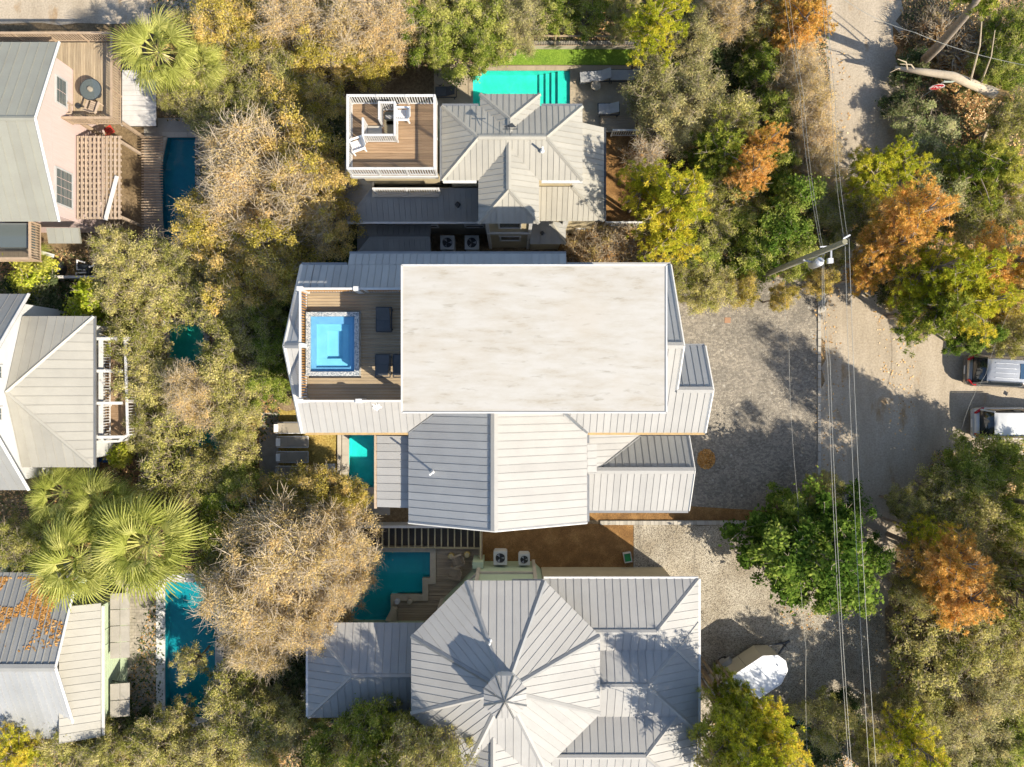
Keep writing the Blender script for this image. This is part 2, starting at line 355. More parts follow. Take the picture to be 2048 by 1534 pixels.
leafmat('leaf_grey', [(.16, .155, .06), (.26, .24, .10), (.36, .325, .15), (.41, .335, .14)])
leafmat('leaf_lush', [(.035, .068, .010), (.07, .118, .018), (.125, .175, .028), (.20, .23, .05)], rough=.35)
leafmat('leaf_dark', [(.03, .05, .02), (.055, .08, .028), (.09, .11, .045), (.14, .14, .065)])
leafmat('leaf_lime', [(.16, .20, .015), (.27, .31, .03), (.40, .40, .06), (.46, .42, .09)])
leafmat('leaf_pale', [(.14, .17, .06), (.25, .27, .11), (.35, .35, .17), (.38, .32, .16)])
leafmat('needle_yellow', [(.16, .19, .015), (.30, .31, .028), (.42, .385, .04), (.48, .37, .055)])
leafmat('needle_green', [(.08, .115, .015), (.16, .19, .028), (.26, .27, .045), (.36, .33, .07)])
leafmat('needle_orange', [(.30, .22, .04), (.46, .28, .065), (.54, .31, .09), (.50, .33, .13)])
leafmat('palm_leaf', [(.10, .12, .022), (.19, .205, .04), (.28, .285, .075), (.36, .34, .115)], rough=.4)
leafmat('litter', [(.20, .12, .05), (.34, .20, .08), (.42, .27, .12), (.46, .36, .22)], trans=.05)
leafmat('brush', [(.22, .13, .055), (.33, .20, .085), (.38, .27, .13), (.30, .25, .09)])

# ---------------------------------------------------------------- building helpers
def clip_halfplane(poly, p, n):               # keep the side where (x-p).n >= 0
    out = []
    for i in range(len(poly)):
        a = poly[i]; b = poly[(i+1) % len(poly)]; da = (a-p).dot(n); db = (b-p).dot(n)
        if da >= 0: out.append(a)
        if (da >= 0) != (db >= 0): out.append(a+(b-a)*(da/(da-db)))
    return out
def slope(house, poly, sp, mat, name='roof_slope', thick=.14, direction=None, rib=(.026, .026)):
    """one roof plane: a boarded slab, and on it separate standing-seam panels running downhill"""
    poly = [Vector(p) for p in poly]
    n = (poly[1]-poly[0]).cross(poly[2]-poly[0])
    if n.length < 1e-6: n = (poly[2]-poly[0]).cross(poly[3]-poly[0])
    n.normalize()
    if n.z < 0: n = -n; poly = poly[::-1]
    dwn = Vector(direction) if direction else Vector((n.x, n.y, 0)); dwn = (dwn-n*dwn.dot(n)).normalized()
    ac = n.cross(dwn).normalized()
    base = MB().prism([p-n*.012 for p in poly], -n*thick).build(name, mat, house)
    t = [p.dot(ac) for p in poly]; t0, t1 = min(t), max(t); k = max(1, round((t1-t0)/sp)); sp = (t1-t0)/k
    o = poly[0]-ac*poly[0].dot(ac)
    for i in range(k):
        a = t0+i*sp; b = a+sp
        q = clip_halfplane(poly, o+ac*(a+.002), ac); q = clip_halfplane(q, o+ac*(b-.002), -ac) if len(q) > 2 else q
        if len(q) < 3: continue
        mb = MB().prism([x-n*.010 for x in q], n*(.016))
        r = clip_halfplane(poly, o+ac*(a+.004), ac); r = clip_halfplane(r, o+ac*(a+.004+rib[0]), -ac) if len(r) > 2 else r
        if len(r) > 2: mb.prism([x+n*.004 for x in r], n*rib[1])
        mb.build('roof_panel', mat, base)
    return base
def cap(house, p0, p1, w=.2, mat='flashing', name='ridge_cap', lift=.05, up=(0, 0, 1)):
    p0 = Vector(p0); p1 = Vector(p1); d = (p1-p0).normalized(); a = d.cross(Vector((0, 0, 1))).normalized(); c = a.cross(d)
    q = [p0-a*w/2+c*(lift-.05), p0+c*(lift+.02), p0+a*w/2+c*(lift-.05), p0+a*w/2+c*(lift-.08), p0+c*(lift-.01), p0-a*w/2+c*(lift-.08)]
    return MB().prism(q, p1-p0).build(name, M(mat), house)
def gutter(house, p0, p1, mat='flashing', w=.13):
    return MB().bar(Vector(p0)-Vector((0, 0, .06)), Vector(p1)-Vector((0, 0, .06)), w, .11).build('gutter', M(mat), house)
def hiproof(H, x0, x1, y0, y1, ze, k, sp, mat, axis='x', hips=(True, True), capm='flashing', capw=.2, sides='NSEW'):
    """rectangular roof, ridge along axis, each end hipped or open"""
    if axis == 'x':
        h = (y1-y0)/2; zr = ze+h*k; ym = (y0+y1)/2; a = x0+h*hips[0]; b = x1-h*hips[1]
        R0 = Vector((a, ym, zr)); R1 = Vector((b, ym, zr))
        c = [Vector((x0, y0, ze)), Vector((x1, y0, ze)), Vector((x1, y1, ze)), Vector((x0, y1, ze))]
        if 'S' in sides: slope(H, [c[0], c[1], R1, R0], sp, mat)
        if 'N' in sides: slope(H, [c[2], c[3], R0, R1], sp, mat)
        if hips[0] and 'W' in sides: slope(H, [c[3], c[0], R0], sp, mat); cap(H, c[3], R0, capw, capm, 'hip_cap'); cap(H, c[0], R0, capw, capm, 'hip_cap')
        if hips[1] and 'E' in sides: slope(H, [c[1], c[2], R1], sp, mat); cap(H, c[1], R1, capw, capm, 'hip_cap'); cap(H, c[2], R1, capw, capm, 'hip_cap')
    else:
        h = (x1-x0)/2; zr = ze+h*k; xm = (x0+x1)/2; a = y0+h*hips[0]; b = y1-h*hips[1]
        R0 = Vector((xm, a, zr)); R1 = Vector((xm, b, zr))
        c = [Vector((x0, y0, ze)), Vector((x1, y0, ze)), Vector((x1, y1, ze)), Vector((x0, y1, ze))]
        if 'E' in sides: slope(H, [c[1], c[2], R1, R0], sp, mat)
        if 'W' in sides: slope(H, [c[3], c[0], R0, R1], sp, mat)
        if hips[0] and 'S' in sides: slope(H, [c[0], c[1], R0], sp, mat); cap(H, c[0], R0, capw, capm, 'hip_cap'); cap(H, c[1], R0, capw, capm, 'hip_cap')
        if hips[1] and 'N' in sides: slope(H, [c[2], c[3], R1], sp, mat); cap(H, c[2], R1, capw, capm, 'hip_cap'); cap(H, c[3], R1, capw, capm, 'hip_cap')
    cap(H, R0, R1, capw*1.3, capm, 'ridge_cap', .07)
    return R0, R1
MESH_CACHE = {}
def boxmesh(key, sx, sy, sz, mat):
    k = (key, round(sx, 3), round(sy, 3), round(sz, 3), mat)
    if k not in MESH_CACHE:
        me = MB().box(-sx/2, sx/2, -sy/2, sy/2, -sz/2, sz/2).mesh(key); me.materials.append(M(mat)); MESH_CACHE[k] = me
    return MESH_CACHE[k]
def railing(H, pts, h=1.0, sp=.14, mat='paint_white', bmat=None, post=1.6, name='railing', railw=.1, balw=.042):
    """top and bottom rail, posts, and each baluster its own piece"""
    bmat = bmat or mat; pts = [Vector(p) for p in pts]; mb = MB()
    for a, b in zip(pts, pts[1:]):
        mb.bar(a+Vector((0, 0, h)), b+Vector((0, 0, h)), railw, .05); mb.bar(a+Vector((0, 0, .1)), b+Vector((0, 0, .1)), .05, .05)
    R = mb.build(name, M(mat), H)
    bm = boxmesh('baluster', balw, balw, h-.12, bmat); pm = boxmesh('post', .09, .09, h+.06, mat); done = []
    for a, b in zip(pts, pts[1:]):
        L = (b-a).length; n = max(1, round(L/post))
        for i in range(n+1):
            p = a+(b-a)*(i/n)
            if all((p-q).length > .05 for q in done): place('post', pm, None, R, p+Vector((0, 0, (h+.06)/2))); done.append(p)
        m = max(1, round(L/sp)); ang = math.atan2((b-a).y, (b-a).x)
        for i in range(1, m):
            p = a+(b-a)*(i/m)
            if all((p-q).length > .07 for q in done): place('baluster', bm, None, R, p+Vector((0, 0, .1+(h-.12)/2)), (0, 0, ang))
    return R
def deck_boards(H, x0, x1, y0, y1, z, w, mat, along='x', hole=None, name='deck_board', frame=True, fmat=None):
    F = MB().box(x0+.02, x1-.02, y0+.02, y1-.02, z-.22, z-.05) if frame and not hole else MB().box(x0, x1, y0, y0+.06, z-.22, z-.05)
    F = F.build('deck_frame', M(fmat or 'wood_dark'), H)
    if along == 'x':
        n = round((y1-y0)/w); w = (y1-y0)/n
        for i in range(n):
            yc = y0+(i+.5)*w; segs = [(x0, x1)]
            if hole and hole[2]-w/2 < yc < hole[3]+w/2: segs = [s for s in ((x0, hole[0]), (hole[1], x1)) if s[1]-s[0] > .05]
            for a, b in segs: place(name, boxmesh(name, b-a, w-.012, .04, mat), None, F, ((a+b)/2, yc, z-.02))
    else:
        n = round((x1-x0)/w); w = (x1-x0)/n
        for i in range(n):
            xc = x0+(i+.5)*w; segs = [(y0, y1)]
            if hole and hole[0]-w/2 < xc < hole[1]+w/2: segs = [s for s in ((y0, hole[2]), (hole[3], y1)) if s[1]-s[0] > .05]
            for a, b in segs: place(name, boxmesh(name, w-.012, b-a, .04, mat), None, F, (xc, (a+b)/2, z-.02))
    return F
def wall(H, x0, x1, y0, y1, z0, z1, mat, name='wall'): return MB().box(x0, x1, y0, y1, z0, z1).build(name, M(mat), H)
def window(H, c, w, h, axis, sign, frame='paint_white', panes=(2, 3), gmat='glass_grey', t=.06):
    """window set on a wall plane; axis is the wall's normal axis, sign its direction"""
    c = Vector(c); n = Vector((sign, 0, 0)) if axis == 'x' else Vector((0, sign, 0)); a = Vector((0, 1, 0)) if axis == 'x' else Vector((1, 0, 0)); z = Vector((0, 0, 1))
    mb = MB(); f = .09
    for s in (-1, 1):
        mb.bar(c+a*s*w/2-z*(h/2+f/2)+n*.03, c+a*s*w/2+z*(h/2+f/2)+n*.03, f, t, n)
        mb.bar(c-a*(w/2-f/2)+z*s*h/2+n*.03, c+a*(w/2-f/2)+z*s*h/2+n*.03, f, t*.9, n)
    Wd = mb.build('window', M(frame), H)
    for i in range(panes[0]):
        for j in range(panes[1]):
            pw = (w-f)/panes[0]; ph = (h-f)/panes[1]; p = c+a*(-w/2+f/2+pw*(i+.5))+z*(-h/2+f/2+ph*(j+.5))+n*.012
            MB().prism([p-a*(pw/2-.018)-z*(ph/2-.018), p+a*(pw/2-.018)-z*(ph/2-.018), p+a*(pw/2-.018)+z*(ph/2-.018), p-a*(pw/2-.018)+z*(ph/2-.018)], n*.012).build('pane', M(gmat), Wd)
    return Wd
def vent_pipe(H, p, r=.06, h=.5, mat='plastic_white'):
    p = Vector(p); return MB().lathe([(r*2.2, -.05), (r*2.2, .03), (r*1.1, .06), (r, .08), (r, h), (r*.8, h)], p, 12).build('vent_pipe', M(mat), H, True)

# ---------------------------------------------------------------- pools: (name, polygon or rectangle) decide the holes in the ground
POOLS = {}
def prect(u0, v0, u1, v1): a = W(u0, v1); b = W(u1, v0); return (a.x, b.x, a.y, b.y)
R_NORTH = prect(945, 140, 1141, 238)
R_SIDE = prect(697, 845, 752, 975)
R_L = (W(703, 1102).x, W(861, 1102).x, W(703, 1240).y, W(703, 1102).y)
R_SW = prect(329, 1163, 432, 1435)
R_NW = prect(318, 274, 392, 505)
R_B1 = prect(338, 648, 408, 742)
R_B2 = prect(372, 852, 446, 926)
HOLES = [R_NORTH, R_SIDE, R_L, R_SW, R_NW, R_B1, R_B2]
def sheet(name, rect, holes, z, mat, kind='structure', label=None, parent=None, extra=None):
    x0, x1, y0, y1 = rect
    xs = sorted({x0, x1}|{max(x0, min(x1, h[i])) for h in holes for i in (0, 1)}); ys = sorted({y0, y1}|{max(y0, min(y1, h[i])) for h in holes for i in (2, 3)})
    mb = MB()
    for a, b in zip(xs, xs[1:]):
        for c, d in zip(ys, ys[1:]):
            mx, my = (a+b)/2, (c+d)/2
            if any(h[0] < mx < h[1] and h[2] < my < h[3] for h in holes): continue
            mb.poly([(a, c, z), (b, c, z), (b, d, z), (a, d, z)])
    o = mb.build(name, M(mat), parent)
    if kind and not parent: setp(o, label, None, None, kind)
    return o
sheet('ground', (-220, 220, -220, 220), HOLES, 0.0, 'soil_litter', label='leaf-strewn sandy ground under the trees')
def ragged(name, pts, z, mat, jit=.25, step=.8, kind='structure', label=None, seed=1):
    """flat area with an uneven outline"""
    r = random.Random(seed); out = []
    for i in range(len(pts)):
        a = Vector(pts[i]); b = Vector(pts[(i+1) % len(pts)]); n = max(1, int((b-a).length/step))
        for k in range(n):
            p = a+(b-a)*(k/n); out.append((p.x+r.uniform(-jit, jit), p.y+r.uniform(-jit, jit), z))
    return setp(MB().poly(out).build(name, M(mat)), label, None, None, kind)
P2 = lambda u, v: W(u, v, 0)
# ---- roads, drives, paths
ragged('road', [P2(1655, -300), P2(1790, -300), P2(1800, 60), P2(1810, 300), P2(1800, 480), P2(1810, 600), P2(1840, 700), P2(1900, 640), P2(2300, 640), P2(2300, 960), P2(1860, 960), P2(1830, 1000), P2(1790, 1150), P2(1770, 1250), P2(1800, 1400), P2(1790, 1900), P2(1640, 1900), P2(1640, 1500), P2(1630, 1200), P2(1640, 950), P2(1645, 600), P2(1665, 500), P2(1675, 350), P2(1650, 150)], .008, 'road_sand', .35, .7, label='pale sandy lane running up the picture past the drives', seed=3)
ragged('side_road', [P2(-400, -300), P2(1000, -300), P2(380, 30), P2(345, 47), P2(-400, 50)], .008, 'road_sand', .1, 1, label='pale sandy lane in the corner beyond the pink house', seed=4)
MB().poly([W(1355, 552, .012), W(1637, 556, .012), W(1637, 1040, .012), W(1175, 1040, .012), W(1175, 800, .012), W(1340, 700, .012)]).build('driveway', M('paver_drive')); setp(bpy.data.objects['driveway'], 'grey cobbled driveway beside the tall white-roofed house', None, None, 'structure')
ragged('gravel_drive', [P2(1267, 1051), P2(1560, 1049), P2(1650, 1060), P2(1700, 1150), P2(1770, 1250), P2(1760, 1400), P2(1700, 1420), P2(1620, 1440), P2(1560, 1480), P2(1420, 1500), P2(1400, 1700), P2(1240, 1700), P2(1267, 1140)], .016, 'shell_gravel', .05, .8, label='cream shell gravel drive beside the turreted house', seed=5)
ragged('mulch_bed', [P2(962, 1040), P2(1266.5, 1050), P2(1266.5, 1200), P2(962, 1200)], .012, 'mulch', .0, 5, label='brown pine straw bed between the two big houses', seed=6)
setp(MB().poly([W(1178, 1000, .02), W(1540, 1022, .02), W(1540, 1040, .02), W(1178, 1040, .02)]).build('planting_strip', M('mulch')), 'narrow brown mulch strip along the drive edge', None, None, 'structure')
ragged('sand_path', [P2(1790, 60), P2(1850, 100), P2(1930, 150), P2(1990, 200), P2(1985, 300), P2(1940, 300), P2(1900, 240), P2(1870, 180), P2(1800, 140)], .012, 'mulch', .3, .6, label='bare earth clearing by the broken trunk', seed=8)
ragged('dirt_patch', [P2(1890, 330), P2(1985, 340), P2(1990, 410), P2(1900, 420)], .012, 'road_sand', .3, .6, label='pale dirt patch below the broken trunk', seed=9)
ragged('patio', [P2(868, 128), P2(945, 128), P2(945, 240), P2(868, 240)], .014, 'travertine', 0, 9, label='tan stone patio left of the turquoise pool', seed=1)
sheet('pool_terrace', prect(945, 131, 1262, 262), [R_NORTH], .014, 'travertine', label='tan stone terrace around the turquoise pool')
setp(MB().box(*prect(1000, 99, 1272, 130), .012, .05).build('turf_lawn', M('turf')), 'bright green turf strip behind the turquoise pool', None, None, 'structure')
ragged('dry_lawn', [P2(556, 820), P2(674, 820), P2(674, 985), P2(556, 985)], .014, 'dry_lawn', .1, .6, label='yellowed lawn with loungers beside the narrow pool', seed=2)
ragged('flagstone_walk', [P2(519, 825), P2(557, 825), P2(557, 985), P2(519, 985)], .02, 'concrete', .02, .6, label='pale concrete walk beside the yellowed lawn', seed=2)
sheet('brick_patio', prect(170, 620, 520, 985), [R_B1, R_B2], .012, 'brick_paving', label='red brick patio under the oaks beside the white house')
sheet('paver_patio', prect(232, 1160, 470, 1460), [R_SW], .012, 'grey_pavers', label='grey paver patio beside the long blue pool')
sheet('pool_walk', prect(288, 236, 440, 520), [R_NW], .012, 'concrete', label='weathered concrete walk around the dark pool')
ragged('stone_path', [P2(572, 1240), P2(640, 1240), P2(640, 1400), P2(610, 1410), P2(565, 1400), P2(590, 1310), P2(560, 1290)], .012, 'concrete', .08, .5, label='pale curved path beside the turreted house', seed=12)
ragged('courtyard', [P2(1200, 268), P2(1335, 268), P2(1335, 470), P2(1200, 470)], .012, 'mulch', .2, .7, label='leaf-covered courtyard beside the roof-deck house', seed=13)
sheet('pool_surround', prect(676, 845, 780, 1030), [R_SIDE], .012, 'concrete', label='pale paving around the narrow teal pool')

# ---- pools
def pool(label, rect, wmat, bmat, depth=1.5, zw=-.10, cop=None, copw=.35, copz=.06, copl=.7, poly=None, steps=None, group=None, cmat_sides='NSEW'):
    x0, x1, y0, y1 = rect; P = thing('swimming_pool', label, 'pool', ((x0+x1)/2, (y0+y1)/2, 0))
    L = lambda x, y, z: (x-P.location.x, y-P.location.y, z)
    pts = poly or [(x0, y0), (x1, y0), (x1, y1), (x0, y1)]
    b = MB()
    for i in range(len(pts)):
        a = pts[i]; c = pts[(i+1) % len(pts)]; b.poly([L(*a, .0), L(*c, .0), L(*c, -depth), L(*a, -depth)])
    b.poly([L(*p, -depth) for p in pts]).build('basin', M(bmat), P)
    MB().poly([L(*p, zw) for p in pts]).build('water', M(wmat), P)
    if cop:
        for i in range(len(pts)):
            a = Vector((*pts[i], 0)); c = Vector((*pts[(i+1) % len(pts)], 0)); d = (c-a).normalized(); nrm = Vector((d.y, -d.x, 0))
            side = 'N' if nrm.y > .7 else 'S' if nrm.y < -.7 else 'E' if nrm.x > 0 else 'W'
            if side not in cmat_sides: continue
            ext0 = a-d*(copw if side in 'NS' else 0); ext1 = c+d*(copw if side in 'NS' else 0); Ls = (ext1-ext0).length; n = max(1, round(Ls/copl))
            for k in range(n):
                q0 = ext0+d*(Ls*k/n+.006); q1 = ext0+d*(Ls*(k+1)/n-.006)
                MB().prism([L(q0.x-nrm.x*.03, q0.y-nrm.y*.03, -.04), L(q1.x-nrm.x*.03, q1.y-nrm.y*.03, -.04), L(q1.x+nrm.x*copw, q1.y+nrm.y*copw, -.04), L(q0.x+nrm.x*copw, q0.y+nrm.y*copw, -.04)], (0, 0, .04+copz)).build('coping_stone', M(cop), P)
    for s in steps or []:
        sx0, sx1, sy0, sy1, zt = s; MB().box(*[v-P.location.x for v in (sx0, sx1)], *[v-P.location.y for v in (sy0, sy1)], -depth+.01, zt).build('step', M(bmat), P)
    return P
x0, x1, y0, y1 = R_NORTH
pool('turquoise pool with steps behind the roof-deck house', R_NORTH, 'water_turq', 'plaster_aqua', .75, -.08, 'travertine', .25, .05, .6,
     steps=[(x1-.78, x1-.02, y0+.02, y1-.02, -.16), (x1-1.16, x1-.785, y0+.02, y1-.02, -.32), (x1-1.52, x1-1.165, y0+.02, y1-.02, -.46), (x1-1.9, x1-1.525, y0+.02, y1-.02, -.6)])
pool('narrow teal pool beside the tall house, half in its shadow', R_SIDE, 'water_teal', 'plaster_aqua', .6, -.06, 'limestone', .38, .06, .9, cmat_sides='SWE')
x0, x1, y0, y1 = R_L
lp = [(x0, y0), (W(783, 0).x, y0), (W(783, 0).x, W(0, 1187).y), (W(846, 0).x-.0, W(0, 1187).y), (W(846, 0).x, W(0, 1154).y), (x1, W(0, 1154).y), (x1, y1), (x0, y1)]
pool('stepped teal pool set in a weathered timber deck', R_L, 'water_deep', 'plaster_teal', .6, -.05, None, poly=lp,
     steps=[(W(849, 0).x, x1-.02, W(0, 1152).y, y1-.02, -.25)])
PL = [o for o in bpy.data.objects if o.get('label', '').startswith('stepped teal')][0]
def coplip(P, segs, mat, w=.36, z=.3):
    for a, b in segs:
        a = Vector((*a, 0))-Vector((P.location.x, P.location.y, 0)); b = Vector((*b, 0))-Vector((P.location.x, P.location.y, 0)); n = max(1, round((b-a).length/.8))
        for k in range(n):
            p = a+(b-a)*(k/n); q = a+(b-a)*((k+1)/n); e = (q-p).normalized()*.005
            MB().bar(p+e+Vector((0, 0, z/2-.12)), q-e+Vector((0, 0, z/2-.12)), w, z+.24).build('coping_stone', M(mat), P)
_h = .18
XA, XB, XC = lp[1][0], lp[3][0], x1; YA, YB = lp[2][1], lp[5][1]
coplip(PL, [((x0-.2, y1+_h), (XC+2*_h, y1+_h)), ((XC+_h, y1), (XC+_h, YB-2*_h)), ((XC, YB-_h), (XB+2*_h, YB-_h)), ((XB+_h, YB), (XB+_h, YA-2*_h)), ((XB, YA-_h), (XA+2*_h, YA-_h)), ((XA+_h, YA), (XA+_h, y0-.1))], 'coping_tan')
pool('long deep blue pool beside the grey paver patio', R_SW, 'water_deep', 'plaster_dark', .7, -.1, 'stone_white', .5, .06, .8)
x0, x1, y0, y1 = R_NW
pool('dark angular pool under the golden oak by the pink house', R_NW, 'water_dark', 'plaster_dark', .6, -.12, 'concrete_pale', .28, .06, .8,
     poly=[(W(330, 0).x, y0), (x1, y0), (x1, y1), (W(334, 0).x, y1), (x0, W(0, 350).y), (x0+.1, W(0, 380).y)])
setp(MB().poly([(x0, y1, .0), (W(334, 0).x, y1, 0), (x0, W(0, 350).y, 0)]).poly([(x0, y0, 0), (x0, W(0, 350).y, 0), (x0+.1, W(0, 380).y, 0), (W(330, 0).x, y0, 0)]).build('pool_edge_paving', M('concrete')), 'concrete wedges along the angled pool edge', None, None, 'structure')
pool('blue pool glimpsed through the oak crowns', R_B1, 'water_turq', 'plaster_aqua', .6, -.1, 'stone_white', .35, .06, .7)
pool('shaded square pool on the brick patio', R_B2, 'water_teal', 'plaster_aqua', .6, -.1, 'stone_white', .35, .06, .7)

# ================================================================ tall house with the flat white roof
D = thing('beach_house', 'tallest house, with a flat white roof slab and a rooftop deck with plunge pool', 'house', (0, 0, 0))
mw, mw_shade = M('metal_white'), M('metal_silver')  # silver: same metal, bluish shade of north and west slopes put into colour
KS = 2.7/4.15; YR, YE, ZE, ZR = 1.73, -2.42, 9.0, 11.7; XW, XE = -10.37, 7.8
zs = lambda y: ZR-abs(y-YR)*KS
V = lambda x, y, z: Vector((x, y, z))
wl = 'wall_white'
wall(D, -9.95, 7.35, -2.0, 5.4, 0, 8.8, wl); wall(D, -9.6, -4.3, -.66, 4.2, 8.85, 10.2, wl)
MB().prism([(-9.9, -2.0, 8.85), (-9.9, 5.4, 8.85), (-9.9, YR, 11.4)], (.12, 0, 0)).build('gable_wall', M(wl), D)
MB().prism([(7.2, -2.0, 8.85), (7.2, 5.4, 8.85), (7.2, YR, 11.4)], (.12, 0, 0)).build('gable_wall', M(wl), D)
wall(D, -4.7, 3.3, -6.45, -2.02, 0, 8.8, wl)
MB().prism([(-4.7, -6.42, 8.82), (3.3, -6.42, 8.82), (-.82, -6.42, 10.7)], (0, .12, 0)).build('gable_wall', M(wl), D)
wall(D, 7.37, 9.15, -2.0, 1.5, 0, 8.7, wl)
wall(D, 3.32, 8.95, -6.35, -2.9, 0, 6.3, wl)
wall(D, -6.45, -4.72, -6.0, -2.6, 0, 8.3, wl)
SP = .335
slope(D, [V(XW, YR, ZR), V(-9.74, YR, ZR), V(-9.74, YE, ZE), V(XW, YE, ZE)], .32, mw)
slope(D, [V(-9.72, -.78, zs(-.78)), V(-2.82, -.78, zs(-.78)), V(-5.1, YE, ZE), V(-9.72, YE, ZE)], SP, mw)
slope(D, [V(3.7, YE, ZE), V(XE, YE, ZE), V(XE, YR, ZR), V(-.82, YR, ZR), V(-.82, .66, 11.0)], SP, mw)
slope(D, [V(XE+.01, YE, ZE), V(9.51, YE, ZE), V(9.51, -.3, zs(-.3)), V(XE+.01, -.3, zs(-.3))], SP, mw)
slope(D, [V(XE+.02, -.29, zs(-.3)), V(9.51, -.29, zs(-.3)), V(9.51, 1.85, 8.98), V(XE+.02, 1.85, 8.98)], SP, mw_shade)
slope(D, [V(XW, YR+.01, ZR), V(-9.74, YR+.01, ZR), V(-9.74, 5.84, zs(5.84)), V(XW, 5.84, zs(5.84))], .32, mw_shade)
slope(D, [V(-9.72, 4.38, zs(4.38)), V(XE, 4.38, zs(4.38)), V(XE, 5.84, zs(5.84)), V(-9.72, 5.84, zs(5.84))], SP, mw_shade)
slope(D, [V(5.6, YR+.01, ZR), V(XE, YR+.01, ZR), V(XE, 4.37, zs(4.37)), V(5.6, 4.37, zs(4.37))], SP, mw_shade)
slope(D, [V(-8.08, 5.85, zs(5.85)), V(2.69, 5.85, zs(5.85)), V(2.69, 6.47, zs(6.47)), V(-8.08, 6.47, zs(6.47))], SP, mw_shade)
gutter(D, (-8.1, 6.52, zs(6.47)), (2.7, 6.52, zs(6.47))); gutter(D, (XW, 5.9, zs(5.84)), (-8.12, 5.9, zs(5.84))); gutter(D, (2.72, 5.9, zs(5.84)), (XE, 5.9, zs(5.84)), 'metal_white')
gutter(D, (XW+.2, YE-.05, ZE), (-5.12, YE-.05, ZE), 'gutter_leaf'); gutter(D, (3.75, YE-.05, ZE), (9.5, YE-.05, ZE), 'gutter_leaf')
gutter(D, (XE, 1.9, 8.98), (9.5, 1.9, 8.98))
for a, b in (((XW, YE, ZE), (XW, YR, ZR)), ((XW, YR, ZR), (XW, 5.84, zs(5.84))), ((XE, YR, ZR), (XE, 5.84, zs(5.84))), ((XE, -.3, zs(-.3)), (XE, YR, ZR)), ((9.51, YE, ZE), (9.51, -.3, zs(-.3))), ((9.51, -.3, zs(-.3)), (9.51, 1.85, 8.98))):
    cap(D, a, b, .16, 'rake_white', 'rake_trim', .06)
cap(D, (XW, YR, ZR), (-9.7, YR, ZR), .26, 'flashing'); cap(D, (5.6, YR, ZR), (XE, YR, ZR), .3, 'metal_white', lift=.07); cap(D, (XE-.0, -.3, zs(-.3)), (9.5, -.3, zs(-.3)), .3, 'metal_white', lift=.07)
# south wing
XM, YS = -.82, -6.85
ZW = 11.0
slope(D, [V(XM, YS, ZW), V(XM, .66, ZW), V(-5.1, YE, ZE), V(-5.1, YS, ZE)], .37, mw_shade)
slope(D, [V(XM+.01, YS, ZW), V(3.7, YS, ZE), V(3.7, YE, ZE), V(XM+.01, .66, ZW)], .37, mw)
slope(D, [V(3.71, -4.45, ZE-.006), V(4.2, -4.45, ZE-.22), V(4.2, -3.0, ZE-.22), V(3.71, -3.0, ZE-.006)], .37, mw)
cap(D, (XM, YS, ZW), (XM, .6, ZW), .34, 'metal_white', lift=.07)
cap(D, (-5.1, YS, ZE), (XM, YS, ZW), .14, 'rake_white', 'rake_trim', .06); cap(D, (3.7, YS, ZE), (XM, YS, ZW), .14, 'rake_white', 'rake_trim', .06)
cap(D, (-5.1, YE, ZE), (-2.85, -.8, zs(-.8)), .2, 'flashing', 'valley_flashing', .04); cap(D, (3.7, YE, ZE), (1.9, -.77, zs(-.77)), .2, 'flashing', 'valley_flashing', .04)
gutter(D, (3.75, -6.8, ZE), (3.75, -4.5, ZE)); gutter(D, (3.75, -2.95, ZE), (3.75, -2.55, ZE))
vent_pipe(D, V(-3.84, -4.27, 9.0+(-3.84+5.1)*.467), .05, 1.15)
# porch roof on the west side
slope(D, [V(-5.0, -2.62, 8.62), V(-5.0, -6.2, 8.62), V(-6.78, -6.2, 8.35), V(-6.78, -2.62, 8.35)], .42, mw)
gutter(D, (-6.86, -2.6, 8.35), (-6.86, -6.28, 8.35), 'wood_rail')
# garage wing
GX, GY = 9.31, -4.45; GN, GS = -2.77, -6.71
slope(D, [V(4.3, GY, 7.7), V(GX+.03, GY, 7.7), V(GX+.03, GN, 6.5), V(6.76, GN, 6.5)], .35, M('metal_grey'))  # north slope's shade painted in: greyer copy of the same roof metal
slope(D, [V(3.9, GY-.01, 7.7), V(GX+.03, GY-.01, 7.7), V(GX+.03, GS, 6.5), V(3.9, GS, 6.5)], .35, mw)
slope(D, [V(3.4, -2.15, 8.15), V(6.76, -2.15, 6.5), V(6.76, GN, 6.5), V(4.32, GY+.02, 7.7), V(3.4, GY+.02, 8.15)], .35, mw)
cap(D, (4.0, GY, 7.7), (GX, GY, 7.7), .34, 'metal_white', lift=.07); cap(D, (4.32, GY, 7.7), (6.76, GN, 6.5), .2, 'flashing', 'valley_flashing', .05)
for a, b in (((GX+.03, GY, 7.7), (GX+.03, GN, 6.5)), ((GX+.03, GY, 7.7), (GX+.03, GS, 6.5))): cap(D, a, b, .12, 'rake_white', 'rake_trim', .05)
gutter(D, (3.95, GS-.06, 6.5), (GX, GS-.06, 6.5)); gutter(D, (6.8, GN+.02, 6.42), (GX, GN+.02, 6.42))
# timber balcony peeping out under the east gable
MB().box(8.05, 8.4, 2.1, 5.0, 4.7, 4.85).build('balcony_floor', M('wood_orange'), D)
MB().bar((8.42, 2.0, 5.75), (8.42, 5.05, 5.75), .07, .07).bar((8.42, 5.05, 4.7), (8.42, 5.05, 5.75), .07, .07).bar((7.4, 5.05, 5.75), (8.42, 5.05, 5.75), .07, .07).build('balcony_rail', M('paint_white'), D)
